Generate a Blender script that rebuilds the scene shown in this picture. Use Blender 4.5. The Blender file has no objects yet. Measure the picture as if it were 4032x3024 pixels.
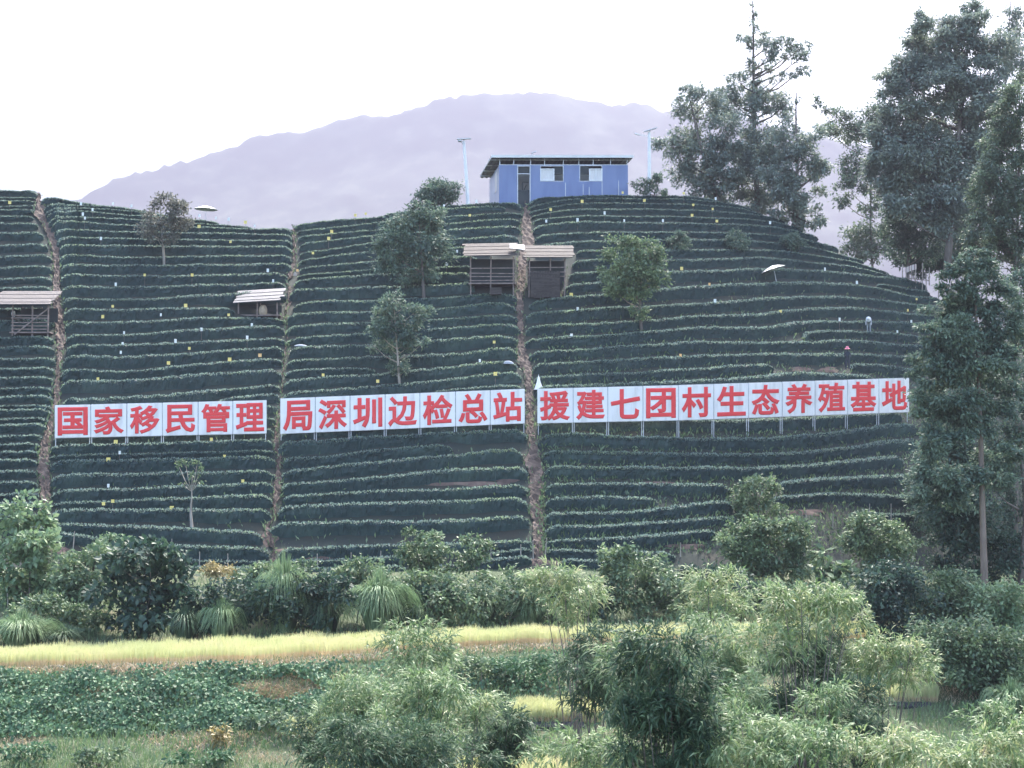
import bpy, math, random
import numpy as np
R_ = math.radians
rng = np.random.default_rng(7)
random.seed(7)
sc = bpy.context.scene
COL = sc.collection

# ---------------------------------------------------------------- camera, world, sun, exposure
HFOV = 36.0
FPX = 2016 / math.tan(R_(HFOV / 2))          # focal length in photo pixels
HOR = 1914.0                                 # photo row of the horizon
PITCH = math.atan((HOR - 1512) / FPX)
cd = bpy.data.cameras.new("camera")
cd.sensor_width = 36.0
cd.angle = R_(HFOV)
cd.clip_end = 12000
cd.clip_start = 0.5
cam = bpy.data.objects.new("camera", cd)
COL.objects.link(cam)
cam.location = (0, 0, 0)
cam.rotation_euler = (R_(90) + PITCH, 0, 0)
sc.camera = cam

SUN_EL, SUN_AZ = 52.0, 16.0
w = bpy.data.worlds.new("World")
sc.world = w
w.use_nodes = True
nt = w.node_tree
bgn = nt.nodes["Background"]
sky = nt.nodes.new("ShaderNodeTexSky")
sky.sky_type = 'NISHITA'
sky.sun_disc = False
sky.sun_elevation = R_(SUN_EL)
sky.sun_rotation = R_(SUN_AZ)
sky.air_density = 1.0
sky.dust_density = 3.5
sky.ozone_density = 1.0
nt.links.new(sky.outputs[0], bgn.inputs[0])
bgn.inputs[1].default_value = 0.15

sd = bpy.data.lights.new("sun", 'SUN')
sd.energy = 2.6
sd.angle = R_(9)
sd.color = (1.0, 0.95, 0.88)
sun = bpy.data.objects.new("sun", sd)
COL.objects.link(sun)
sun.rotation_euler = (R_(90 - SUN_EL), 0, R_(180 - SUN_AZ))

sc.view_settings.view_transform = 'Standard'
sc.view_settings.look = 'None'
sc.view_settings.exposure = 2.85
sc.view_settings.gamma = 1.0
sc.cycles.use_denoising = True
sc.cycles.max_bounces = 6
sc.cycles.diffuse_bounces = 3
sc.cycles.glossy_bounces = 2
sc.cycles.transmission_bounces = 3
sc.cycles.transparent_max_bounces = 6
sc.cycles.volume_bounces = 0
sc.cycles.caustics_reflective = False
sc.cycles.caustics_refractive = False

# ---------------------------------------------------------------- photo pixel -> world
CP, SP = math.cos(PITCH), math.sin(PITCH)
K = 4032 / 2212.0


def P(x, y, Y):
    x = np.asarray(x, float); y = np.asarray(y, float); Y = np.asarray(Y, float)
    xc = (x - 2016) / FPX; yc = (1512 - y) / FPX
    dy = CP - yc * SP; dz = SP + yc * CP
    return np.stack(np.broadcast_arrays(xc / dy * Y, Y, dz / dy * Y), -1)


def tan_of(y):
    yc = (1512 - np.asarray(y, float)) / FPX
    return (SP + yc * CP) / (CP - yc * SP)


SKY = np.array([(-1500, 735), (0, 745), (60, 748), (130, 762), (200, 778), (300, 793), (456, 811), (600, 830),
    (757, 857), (911, 880), (1000, 889), (1100, 889), (1150, 881), (1250, 866), (1350, 858), (1500, 844), (1640, 822),
    (1801, 805), (1963, 797), (2060, 799), (2107, 781), (2244, 770), (2490, 766), (2727, 775), (2836, 788),
    (2927, 811), (3019, 843), (3110, 875), (3201, 920), (3292, 966), (3383, 1016), (3474, 1057), (3565, 1088),
    (3693, 1157), (3900, 1290), (4300, 1500), (5600, 1900)], float)


def skyline(x):
    return np.interp(x, SKY[:, 0], SKY[:, 1])


FOOT = 2240.0


def Dh(x, y):
    """depth of the hillside under a photo pixel"""
    x = np.asarray(x, float); y = np.asarray(y, float)
    base = 73.6 / (0.6745 - tan_of(y))
    px = x / 3.9375
    up = np.clip((420 - y / 3.9375) / 150, 0, 1.3)
    f = 1 + (0.10 + 0.08 * up) * (np.clip(px - 600, 0, 700) / 300) ** 2
    f -= 0.03 * np.clip((300 - px) / 250, 0, 2)
    f += 0.035 * np.exp(-((px - 290) / 90) ** 2) * np.clip(up, 0, 1)
    return base * f


LX = np.array([-1500, 0, 1000, 2000, 3000, 4032, 5600], float)
LV = [  # y, Y at LX
    (np.full(7, FOOT), None),
    (np.array([2625, 2603, 2560, 2517, 2499, 2495, 2495]), np.array([72, 75.5, 79.5, 85, 89, 91, 93.])),
    (np.array([2660, 2640, 2612, 2545, 2525, 2525, 2525]), np.array([69, 71.7, 74, 81.5, 85.5, 87, 89.])),
    (np.array([2682, 2662, 2636, 2570, 2548, 2548, 2548]), np.array([68, 70.6, 72.8, 80, 84, 85.6, 87.])),
    (np.array([2920, 2900, 2880, 2760, 2740, 2740, 2740]), np.array([64, 66, 67.5, 74, 78.5, 80, 82.])),
    (np.array([3060.] * 7), np.array([58, 60, 62, 66, 68.5, 70, 72.])),
    (np.array([3700.] * 7), np.array([43, 44, 44, 45, 46, 46, 46.])),
    (np.array([6000.] * 7), np.array([18.] * 7)),
]
LV[0] = (LV[0][0], Dh(LX, np.full(7, FOOT)))


def Dl(x, y):
    """depth of the valley floor under a photo pixel"""
    x = np.asarray(x, float); y = np.asarray(y, float)
    x, y = np.broadcast_arrays(x, y)
    ys = np.stack([np.interp(x, LX, a) for a, b in LV], 0)
    Ys = np.stack([Dh(x, np.full(x.shape, FOOT))] + [np.interp(x, LX, b) for a, b in LV[1:]], 0)
    out = np.full(x.shape, Ys[-1])
    done = np.zeros(x.shape, bool)
    for i in range(len(LV) - 1):
        m = (y < ys[i + 1]) & ~done
        t = np.clip((y - ys[i]) / (ys[i + 1] - ys[i]), 0, 1)
        # interpolate 1/Y so that each strip is a plane between its two edges
        v = 1 / ((1 - t) / Ys[i] + t / Ys[i + 1])
        out = np.where(m, v, out)
        done |= m
    return out


def D(x, y):
    return np.where(np.asarray(y) <= FOOT, Dh(x, y), Dl(x, y))


def ground_y(x, Y):
    """photo row at which the ground lies at depth Y in column x"""
    lo, hi = float(skyline(x)), 6000.0
    for _ in range(40):
        m = (lo + hi) / 2
        if float(D(x, m)) > Y: lo = m
        else: hi = m
    return (lo + hi) / 2


def G(x, y):
    return P(x, y, D(x, y))


def pxm(Y):
    return FPX / Y      # photo pixels per metre at depth Y

# ---------------------------------------------------------------- materials
MATS = {}


def ramp_cols(nodes, cols):
    r = nodes.new("ShaderNodeValToRGB")
    e = r.color_ramp.elements
    n = len(cols)
    e[0].position = 0; e[0].color = (*cols[0], 1)
    e[1].position = 1; e[1].color = (*cols[-1], 1)
    for i in range(1, n - 1):
        q = e.new(i / (n - 1)); q.color = (*cols[i], 1)
    return r


def leafmat(name, cols, transl=0.35, patch=3.0, gloss=.045):
    if name in MATS: return MATS[name]
    m = bpy.data.materials.new(name); m.use_nodes = True
    t = m.node_tree; N = t.nodes; N.clear()
    out = N.new("ShaderNodeOutputMaterial")
    geo = N.new("ShaderNodeNewGeometry")
    tc = N.new("ShaderNodeTexCoord")
    noi = N.new("ShaderNodeTexNoise"); noi.inputs["Scale"].default_value = 1 / patch; noi.inputs["Detail"].default_value = 3
    t.links.new(tc.outputs["Object"], noi.inputs["Vector"])
    add = N.new("ShaderNodeMath"); add.operation = 'MULTIPLY_ADD'
    add.inputs[1].default_value = 0.55
    t.links.new(geo.outputs["Random Per Island"], add.inputs[0])
    sub = N.new("ShaderNodeMath"); sub.operation = 'MULTIPLY_ADD'; sub.inputs[1].default_value = 1.5; sub.inputs[2].default_value = -0.52
    t.links.new(noi.outputs["Fac"], sub.inputs[0])
    t.links.new(sub.outputs[0], add.inputs[2])
    r = ramp_cols(N, cols)
    t.links.new(add.outputs[0], r.inputs[0])
    d = N.new("ShaderNodeBsdfDiffuse")
    tr = N.new("ShaderNodeBsdfTranslucent")
    g = N.new("ShaderNodeBsdfGlossy"); g.inputs["Roughness"].default_value = 0.45
    g.inputs["Color"].default_value = (1, 1, 1, 1)
    mx = N.new("ShaderNodeMixShader"); mx.inputs[0].default_value = transl
    mg = N.new("ShaderNodeMixShader"); mg.inputs[0].default_value = gloss
    t.links.new(r.outputs[0], d.inputs[0]); t.links.new(r.outputs[0], tr.inputs[0])
    t.links.new(d.outputs[0], mx.inputs[1]); t.links.new(tr.outputs[0], mx.inputs[2])
    t.links.new(mx.outputs[0], mg.inputs[1]); t.links.new(g.outputs[0], mg.inputs[2])
    t.links.new(mg.outputs[0], out.inputs[0])
    MATS[name] = m
    return m


def surf(name, cols, scale=2.0, rough=0.8, stretch=(1, 1, 1), bump=0.0, metal=0.0, detail=6):
    if name in MATS: return MATS[name]
    m = bpy.data.materials.new(name); m.use_nodes = True
    t = m.node_tree; N = t.nodes
    b = N["Principled BSDF"]
    tc = N.new("ShaderNodeTexCoord"); mp = N.new("ShaderNodeMapping")
    mp.inputs["Scale"].default_value = stretch
    noi = N.new("ShaderNodeTexNoise"); noi.inputs["Scale"].default_value = scale; noi.inputs["Detail"].default_value = detail
    t.links.new(tc.outputs["Object"], mp.inputs[0]); t.links.new(mp.outputs[0], noi.inputs["Vector"])
    mr = N.new("ShaderNodeMapRange"); mr.inputs[1].default_value = 0.3; mr.inputs[2].default_value = 0.7
    t.links.new(noi.outputs["Fac"], mr.inputs[0])
    r = ramp_cols(N, cols)
    t.links.new(mr.outputs[0], r.inputs[0]); t.links.new(r.outputs[0], b.inputs["Base Color"])
    b.inputs["Roughness"].default_value = rough; b.inputs["Metallic"].default_value = metal
    if bump:
        bp = N.new("ShaderNodeBump"); bp.inputs["Strength"].default_value = bump; bp.inputs["Distance"].default_value = 0.2
        t.links.new(noi.outputs["Fac"], bp.inputs["Height"]); t.links.new(bp.outputs[0], b.inputs["Normal"])
    MATS[name] = m
    return m


M_tea = leafmat("tea_leaves", [(.015, .034, .037), (.029, .058, .057), (.060, .102, .084)], .15, 2.5, .02)
M_shoot_lit = leafmat("tea_shoots_skylit", [(.15, .215, .205), (.19, .27, .22), (.25, .34, .19)], .5, 4.0)  # fresh growth, coloured paler still to hold sky light on the hedge tops
M_soil = surf("hill_soil", [(.014, .022, .02), (.020, .030, .022), (.032, .032, .023)], .5, .95, bump=.5)
M_path = surf("path_earth", [(.05, .038, .03), (.092, .067, .052), (.165, .125, .098)], 1.3, .95, bump=.6)
M_grassland = surf("valley_soil", [(.035, .055, .025), (.055, .08, .032), (.11, .095, .055)], .35, .95, bump=.5)
M_bark = surf("bark", [(.10, .085, .075), (.20, .17, .15)], 3, .9, (1, 1, .3), bump=.4)
M_palebark = surf("pale_bark", [(.24, .21, .18), (.40, .36, .31)], 3, .9, (1, 1, .3), bump=.4)
M_tanbark = surf("tan_bark", [(.13, .10, .08), (.24, .185, .15)], 3, .9, (1, 1, .3), bump=.4)
M_wood = surf("weathered_wood", [(.15, .115, .10), (.29, .23, .205)], 4, .85, (1, 1, 1), bump=.3)
M_plank = surf("grey_plank", [(.028, .023, .021), (.075, .064, .058)], 3, .85, (.3, 3, 3), bump=.2)
M_grey = surf("grey_clothes", [(.28, .31, .34), (.40, .43, .46)], 4, .9)
M_paleplank = surf("pale_plank", [(.06, .053, .05), (.13, .115, .108)], 3, .8, (.3, 3, 3), bump=.2)
M_white = surf("white_paint", [(.76, .76, .77), (.82, .82, .83)], 2, .5)
M_sheet = surf("white_sheet", [(.72, .72, .74), (.82, .82, .83)], 2, .6)
M_panel = surf("panel_face", [(.64, .605, .59), (.82, .785, .775), (.86, .83, .82)], 1.1, .55, (1.6, 1.6, .3))
M_red = surf("red_letter", [(.76, .035, .04), (.82, .055, .055)], 1.5, .5)
M_steel = surf("galvanised_steel", [(.42, .43, .46), (.58, .59, .62)], 5, .45, metal=.35)
M_blue = surf("blue_sheet_wall", [(.125, .17, .33), (.155, .205, .375), (.175, .225, .395)], .9, .45, (1, 1, .25))
M_palewall = surf("pale_blue_wall", [(.19, .26, .40), (.30, .35, .45)], .9, .35, (1, 1, .2))
M_roof = surf("roof_sheet", [(.04, .045, .052), (.085, .09, .10)], 1, .5)
M_roofedge = surf("roof_edge", [(.62, .61, .60), (.72, .71, .68)], 1, .5)
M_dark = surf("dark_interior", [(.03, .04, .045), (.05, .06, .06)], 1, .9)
M_inner = surf("inner_wall", [(.50, .50, .48), (.60, .60, .57)], 1, .8)
M_sky_pane = surf("painted_sky_pane", [(.60, .58, .58), (.74, .72, .70)], 3, .8, (6, 6, .5))  # pale colour paints in the sky reflected by the window panes
M_yellow = surf("yellow_card", [(.78, .60, .14), (.86, .70, .26)], 3, .6)
M_orange = surf("orange_card", [(.80, .46, .16), (.84, .54, .24)], 3, .6)
M_card = surf("white_card", [(.72, .74, .70), (.80, .82, .78)], 3, .6)
M_straw = leafmat("rice_straw", [(.58, .44, .25), (.66, .52, .32), (.70, .60, .38)], .35, 3.0)
M_rice = leafmat("rice_ears", [(.47, .51, .23), (.57, .59, .30), (.64, .58, .33)], .4, 4.0)

# ---------------------------------------------------------------- mesh helpers


class MB:
    def __init__(s):
        s.V = []; s.F = []; s.M = []; s.n = 0

    def add(s, V, F, mat=0):
        V = np.asarray(V, float).reshape(-1, 3); F = np.asarray(F, int)
        s.V.append(V); s.F.append(F + s.n); s.M.append(np.full(len(F), mat) if np.isscalar(mat) else np.asarray(mat))
        s.n += len(V)
        return s

    def box(s, c, size, mat=0, rot=None, axes=None):
        h = np.array(size, float) / 2
        v = np.array([(x, y, z) for x in (-1, 1) for y in (-1, 1) for z in (-1, 1)], float) * h
        if axes is not None: v = v @ np.asarray(axes, float)
        if rot is not None:
            ca, sa = math.cos(rot), math.sin(rot)
            v = v @ np.array([[ca, sa, 0], [-sa, ca, 0], [0, 0, 1]])
        f = [(0, 1, 3, 2), (4, 6, 7, 5), (0, 4, 5, 1), (2, 3, 7, 6), (0, 2, 6, 4), (1, 5, 7, 3)]
        return s.add(v + np.asarray(c, float), f, mat)

    def bar(s, a, b, wd, ht=None, mat=0):
        """square bar from a to b"""
        a = np.asarray(a, float); b = np.asarray(b, float); ht = ht or wd
        d = b - a; L = np.linalg.norm(d); d /= L
        up = np.array([0, 0, 1.]) if abs(d[2]) < .95 else np.array([0, 1., 0])
        sd_ = np.cross(d, up); sd_ /= np.linalg.norm(sd_); u = np.cross(sd_, d)
        return s.box((a + b) / 2, (L, wd, ht), mat, axes=[d, sd_, u])

    def tube(s, pts, rad, n=6, mat=0, cap=True):
        pts = np.asarray(pts, float); k = len(pts)
        rad = np.broadcast_to(np.asarray(rad, float), (k,))
        t = np.gradient(pts, axis=0); t /= np.linalg.norm(t, axis=1)[:, None] + 1e-9
        ref = np.where(np.abs(t[:, 2:3]) > .9, np.array([[1., 0, 0]]), np.array([[0, 0, 1.]]))
        a = np.cross(t, ref); a /= np.linalg.norm(a, axis=1)[:, None] + 1e-9
        b = np.cross(t, a)
        ang = np.linspace(0, 2 * np.pi, n, endpoint=False)
        ring = pts[:, None] + rad[:, None, None] * (np.cos(ang)[None, :, None] * a[:, None] + np.sin(ang)[None, :, None] * b[:, None])
        idx = np.arange(k * n).reshape(k, n)
        F = np.stack([idx[:-1], np.roll(idx, -1, 1)[:-1], np.roll(idx, -1, 1)[1:], idx[1:]], -1).reshape(-1, 4)
        s.add(ring, F, mat)
        if cap and n == 4 or cap and n == 6:
            o = s.n - k * n
            if n == 4:
                s.F.append(np.array([idx[0][::-1] + o, idx[-1] + o])); s.M.append(np.full(2, mat))
            else:
                i0, i1 = idx[0] + o, idx[-1] + o
                s.F.append(np.array([[i0[3], i0[2], i0[1], i0[0]], [i0[5], i0[4], i0[3], i0[0]], [i1[0], i1[1], i1[2], i1[3]], [i1[0], i1[3], i1[4], i1[5]]])); s.M.append(np.full(4, mat))
        return s

    def leaves(s, p, d, up, L, W, mat=0, droop=0.0):
        n = len(p)
        if n == 0: return s
        d = d / (np.linalg.norm(d, axis=1)[:, None] + 1e-9)
        sd_ = np.cross(d, up); sd_ /= np.linalg.norm(sd_, axis=1)[:, None] + 1e-9
        L = np.broadcast_to(np.asarray(L, float), (n,))[:, None]; W = np.broadcast_to(np.asarray(W, float), (n,))[:, None]
        mid = p + d * L * .5
        tip = p + d * L; tip[:, 2] -= (L * droop)[:, 0]
        V = np.stack([p, mid + sd_ * W / 2, tip, mid - sd_ * W / 2], 1)
        return s.add(V, np.arange(4 * n).reshape(n, 4), mat)

    def build(s, name, mats, parent=None, origin=None, smooth=False):
        V = np.concatenate(s.V); F = s.F
        origin = np.zeros(3) if origin is None else np.asarray(origin, float)
        if parent is not None:
            origin = np.zeros(3); q = parent
            while q is not None: origin = origin + np.array(q.location); q = q.parent
        me = bpy.data.meshes.new(name)
        me.vertices.add(len(V)); me.vertices.foreach_set("co", (V - origin).ravel())
        tot = np.concatenate([np.full(len(f), f.shape[1]) for f in F])
        lo = np.concatenate([f.ravel() for f in F])
        me.loops.add(len(lo)); me.loops.foreach_set("vertex_index", lo.astype(np.int32))
        me.polygons.add(len(tot))
        st = np.concatenate([[0], np.cumsum(tot)[:-1]])
        me.polygons.foreach_set("loop_start", st.astype(np.int32))
        me.polygons.foreach_set("material_index", np.concatenate(s.M).astype(np.int32))
        me.polygons.foreach_set("use_smooth", np.full(len(tot), bool(smooth)))
        for m in (mats if isinstance(mats, (list, tuple)) else [mats]): me.materials.append(m)
        me.update(calc_edges=True); me.validate()
        o = bpy.data.objects.new(name, me); COL.objects.link(o)
        if parent is not None: o.parent = parent
        else: o.location = origin
        return o


def tag(o, label=None, cat=None, group=None, kind=None):
    if label: o["label"] = label
    if cat: o["category"] = cat
    if group: o["group"] = group
    if kind: o["kind"] = kind
    return o


def thing(name, loc, label, cat, group=None):
    o = bpy.data.objects.new(name, None); COL.objects.link(o)
    o.location = [float(v) for v in loc]; o.empty_display_size = .3
    return tag(o, label, cat, group)


def copy_tree(o, parent=None):
    c = o.copy(); COL.objects.link(c); c.parent = parent
    for ch in list(o.children): copy_tree(ch, c)
    return c


def grid_faces(a, b):
    idx = np.arange(a * b).reshape(a, b)
    return np.stack([idx[:-1, :-1], idx[:-1, 1:], idx[1:, 1:], idx[1:, :-1]], -1).reshape(-1, 4)


def vnoise(p, f):
    """cheap smooth noise in [-1,1] from summed sines"""
    p = np.asarray(p) * f
    return (np.sin(p[..., 0] * 1.7 + 1.3 * np.sin(p[..., 1] * 1.1 + 2)) + np.sin(p[..., 1] * 2.3 + 1.1 * np.sin(p[..., 2] * 1.9 + 1))
            + np.sin(p[..., 2] * 2.9 + 1.7 * np.sin(p[..., 0] * 1.3))) / 3


def ring_interp(xs, ys):
    """smooth curve through points (monotone-safe cubic hermite)"""
    xs = np.asarray(xs, float); ys = np.asarray(ys, float)
    if len(xs) < 3: return lambda x: np.interp(x, xs, ys)
    h = np.diff(xs); dl = np.diff(ys) / h
    m = np.concatenate([[dl[0]], (dl[:-1] * h[1:] + dl[1:] * h[:-1]) / (h[1:] + h[:-1]), [dl[-1]]])

    def f(x):
        x = np.asarray(x, float)
        i = np.clip(np.searchsorted(xs, x) - 1, 0, len(xs) - 2)
        t = np.clip((x - xs[i]) / h[i], 0, 1)
        return ((2 * t ** 3 - 3 * t ** 2 + 1) * ys[i] + (t ** 3 - 2 * t ** 2 + t) * h[i] * m[i]
                + (-2 * t ** 3 + 3 * t ** 2) * ys[i + 1] + (t ** 3 - t ** 2) * h[i] * m[i + 1])
    return f


ORD = ("zeroth first second third fourth fifth sixth seventh eighth ninth tenth eleventh twelfth thirteenth fourteenth fifteenth "
       "sixteenth seventeenth eighteenth nineteenth twentieth").split()


def ordinal(n):
    if n <= 20: return ORD[n]
    t = {2: "twenty", 3: "thirty", 4: "forty"}[n // 10]
    return t + "-" + ORD[n % 10] if n % 10 else {2: "twentieth", 3: "thirtieth", 4: "fortieth"}[n // 10]

# ---------------------------------------------------------------- setting: hillside, valley floor, far mountain, paths


def build_ground():
    xs = np.concatenate([np.arange(-1500, 5601, 25.)])
    rows = []
    for v in np.linspace(0, 1, 90):
        y = FOOT + 12 + (skyline(xs) + 22 - FOOT - 12) * v
        rows.append(P(xs, y, Dh(xs, np.minimum(y, FOOT + 12))))
    top = rows[-1].copy()
    plat = np.exp(-((xs - 2300) / 500) ** 4)
    for dY, dz in ((1.5, .15), (6, .0), (14, -1.5), (40, -16), (90, -42)):
        q = top.copy(); q[:, 1] += dY; q[:, 0] *= (top[:, 1] + dY) / top[:, 1]; q[:, 2] += np.where(dY <= 14, dz * (1 - plat), dz)
        rows.append(q)
    V = np.stack(rows)
    V[1:-6, :, 2] += .10 * vnoise(V[1:-6], .8)
    mb = MB().add(V, grid_faces(len(rows), len(xs))[:, ::-1])
    tag(mb.build("hillside", M_soil, smooth=True), kind='structure')
    # valley floor
    rows = []
    for i in range(len(LV) - 1):
        ya, yb = np.interp(xs, LX, LV[i][0]), np.interp(xs, LX, LV[i + 1][0])
        nsub = [10, 3, 2, 8, 8, 8, 6][i]
        for t in np.arange(nsub) / nsub:
            y = ya + (yb - ya) * t
            rows.append(P(xs, y, Dl(xs, y)))
    rows.append(P(xs, np.full(len(xs), 6000.), np.full(len(xs), 18.)))
    xw = np.linspace(-40, 40, len(xs))
    for Y, z in ((5., -1.9), (2, -1.7), (-40, -1.6)):
        rows.append(np.stack([xw, np.full(len(xs), Y), np.full(len(xs), z)], 1))
    V = np.stack(rows)
    V[:-2, :, 2] += .12 * vnoise(V[:-2], 1.1)
    mb = MB().add(V, grid_faces(len(rows), len(xs)))
    tag(mb.build("valley_floor", M_grassland, smooth=True), kind='structure')
    mb = MB().add([(-2500, -400, -46), (2500, -400, -46), (2500, 5800, -46), (-2500, 5800, -46)], [(0, 1, 2, 3)])
    tag(mb.build("ground", M_grassland), kind='structure')


build_ground()

RIDGE = np.array([(-3000, 900), (-800, 850), (200, 815), (330, 785), (455, 712), (600, 675), (730, 640), (910, 580), (1020, 545),
    (1165, 520), (1280, 500), (1385, 466), (1510, 464), (1604, 438), (1695, 412), (1805, 388), (1990, 378), (2170, 380),
    (2315, 396), (2440, 415), (2500, 398), (2590, 435), (2700, 450), (2845, 475), (3280, 560), (3650, 620), (4600, 760), (7000, 900)], float)


def build_mountain():
    xs = np.arange(-3000, 7001, 22.)
    yr = np.interp(xs, RIDGE[:, 0], RIDGE[:, 1])
    ns = 90
    rows = []
    for t in np.linspace(0, 1, ns):
        y = 2000 + (yr - 2000) * t
        Yd = 3300 + 1700 * t ** 1.3
        rows.append(P(xs, y, np.full(len(xs), Yd)))
    rows.append(rows[-1] + np.array([0, 200, -10.])); rows.append(rows[-1] + np.array([0, 500, -280.]))
    V = np.stack(rows)
    V[..., 2] += 8 * vnoise(V, .012) + 4 * vnoise(V + 31, .03) + rng.normal(0, 3.5, V.shape[:2])
    V[..., 1] += 70 * vnoise(V, .003)
    m = surf("mountain_forest", [(.008, .016, .014), (.05, .075, .055), (.17, .20, .14)], .010, .95, detail=9)
    tag(MB().add(V, grid_faces(*V.shape[:2])[:, ::-1]).build("mountain", m, smooth=True), kind='structure')


build_mountain()

# path edges, photo pixels: y, left, right
PATH1 = np.array([(764, 146, 158), (850, 132, 188), (900, 168, 214), (950, 188, 233), (1000, 204, 238), (1060, 207, 240), (1140, 207, 240), (1200, 207, 246),
    (1280, 212, 256), (1350, 216, 264), (1400, 222, 247), (1470, 216, 240), (1530, 207, 236), (1580, 211, 240), (1650, 192, 212), (1700, 178, 213),
    (1750, 156, 196), (1800, 150, 194), (1860, 146, 197), (1920, 152, 200), (1990, 160, 197), (2060, 176, 192), (2120, 178, 194)], float)
PATH2 = np.array([(890, 1146, 1152), (912, 1150, 1166), (1040, 1150, 1168), (1060, 1138, 1166), (1090, 1130, 1158), (1110, 1126, 1138), (1150, 1130, 1150), (1200, 1128, 1152),
    (1240, 1120, 1128), (1330, 1127, 1136), (1400, 1115, 1130), (1450, 1113, 1122), (1500, 1105, 1116), (1560, 1106, 1114), (1640, 1088, 1104), (1700, 1078, 1096),
    (1765, 1074, 1102), (1800, 1088, 1112), (1850, 1084, 1108), (1900, 1080, 1110), (1950, 1074, 1110), (2000, 1070, 1090), (2050, 1066, 1086),
    (2080, 1036, 1062), (2130, 1042, 1084), (2170, 1068, 1082), (2240, 1070, 1090)], float)
PATH3 = np.array([(800, 2066, 2072), (830, 2063, 2081), (865, 2051, 2094), (900, 2050, 2096), (960, 2052, 2108), (1030, 2036, 2078), (1100, 2034, 2074), (1180, 2030, 2062),
    (1250, 2033, 2062), (1350, 2033, 2065), (1400, 2034, 2078), (1440, 2036, 2094), (1470, 2060, 2096), (1520, 2062, 2098), (1600, 2070, 2104),
    (1700, 2070, 2108), (1750, 2078, 2112), (1780, 2080, 2126), (1820, 2062, 2138), (1880, 2082, 2140), (1930, 2080, 2143), (1980, 2083, 2126),
    (2020, 2080, 2138), (2060, 2098, 2140), (2100, 2092, 2142), (2150, 2098, 2140), (2240, 2106, 2142)], float)


def build_path(tb, seed):
    ys = np.arange(tb[0, 0], tb[-1, 0] + 1, 6.)
    r = np.random.default_rng(seed)
    l = np.interp(ys, tb[:, 0], tb[:, 1]) + 4 + r.normal(0, 3, len(ys)); rr = np.interp(ys, tb[:, 0], tb[:, 2]) - 4 + r.normal(0, 3, len(ys))
    V = []
    for f in np.linspace(0, 1, 6):
        x = l + (rr - l) * f
        g = G(x, ys); g[:, 2] += .16 + .07 * r.normal(0, 1, len(ys)) * (0 < f < 1)
        V.append(g)
    V = np.stack(V)
    tag(MB().add(V, grid_faces(*V.shape[:2])).build("path", M_path), kind='structure')


for i, tb in enumerate((PATH1, PATH2, PATH3)): build_path(tb, 40 + i)

# ---------------------------------------------------------------- tea hedges, traced row by row (photo pixels)
Arow = [[(0, y + o0), (60, y), (150, y - 3)] for y, o0 in ((752, -3), (779, 0), (791, 0), (812, 0), (826, 0), (852, 0), (879, 1), (916, 1), (963, 2), (1006, 4), (1050, 4),
    (1095, 5), (1133, 1), (1175, 0), (1217, 0), (1262, 2), (1329, 2), (1367, 3), (1413, -1), (1451, 2), (1487, 2), (1529, 2), (1561, 4), (1600, 0), (1614, 0), (1650, 2),
    (1672, 0), (1716, 3), (1749, 3), (1779, 0), (1811, 0), (1854, 3), (1898, 2), (1945, 3), (1980, 3), (2030, 0), (2075, 0))]
Brow = [[(200, 776), (300, 797), (400, 808)], [(230, 802), (300, 808), (456, 816), (590, 832)], [(300, 818), (456, 827), (700, 851)], [(300, 830), (456, 843), (757, 864), (860, 874)],
    [(300, 853), (456, 861), (757, 880), (1000, 893)], [(300, 870), (456, 884), (757, 893), (1000, 901), (1094, 900)],
    [(300, 904), (456, 911), (800, 917), (1094, 922)], [(300, 933), (456, 939), (800, 944), (1094, 947)], [(300, 963), (456, 966), (800, 969), (1094, 970)],
    [(300, 1002), (456, 1012), (800, 1008), (1094, 1005)], [(300, 1041), (456, 1044), (800, 1042), (1094, 1038)], [(300, 1079), (456, 1085), (800, 1084), (1094, 1075)],
    [(300, 1126), (456, 1130), (800, 1122), (1094, 1114)], [(300, 1174), (456, 1180), (800, 1162), (1094, 1142)], [(300, 1216), (456, 1219), (700, 1213), (925, 1214)],
    [(300, 1266), (456, 1269), (800, 1252), (1000, 1252), (1094, 1256)], [(300, 1318), (456, 1319), (800, 1296), (1094, 1283)], [(300, 1357), (456, 1358), (800, 1345), (1094, 1332)],
    [(300, 1401), (456, 1404), (800, 1387), (1094, 1365)], [(300, 1454), (456, 1463), (800, 1432), (1094, 1411)], [(300, 1498), (456, 1499), (800, 1473), (1094, 1455)],
    [(240, 1570), (456, 1567), (800, 1541), (1094, 1516)], [(860, 1573), (940, 1562), (1000, 1557), (1094, 1551)],
    [(300, 1625), (700, 1612), (1094, 1596)], [(300, 1680), (700, 1660), (1094, 1640)], [(300, 1718), (700, 1702), (1094, 1684)],
    [(230, 1754), (600, 1746), (1050, 1731)], [(220, 1795), (600, 1787), (1075, 1775)], [(210, 1817), (600, 1809), (1090, 1797)], [(210, 1871), (600, 1864), (1085, 1855)],
    [(210, 1934), (600, 1921), (1076, 1902)], [(210, 1984), (600, 1967), (1075, 1948)], [(210, 2008), (600, 2007), (1070, 2008)],
    [(300, 2066), (500, 2072), (729, 2082), (1035, 2098)], [(205, 2095), (456, 2126), (820, 2154), (1070, 2159)], [(640, 2200), (800, 2209), (1070, 2212)], [(700, 2232), (900, 2238), (1070, 2233)]]
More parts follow.
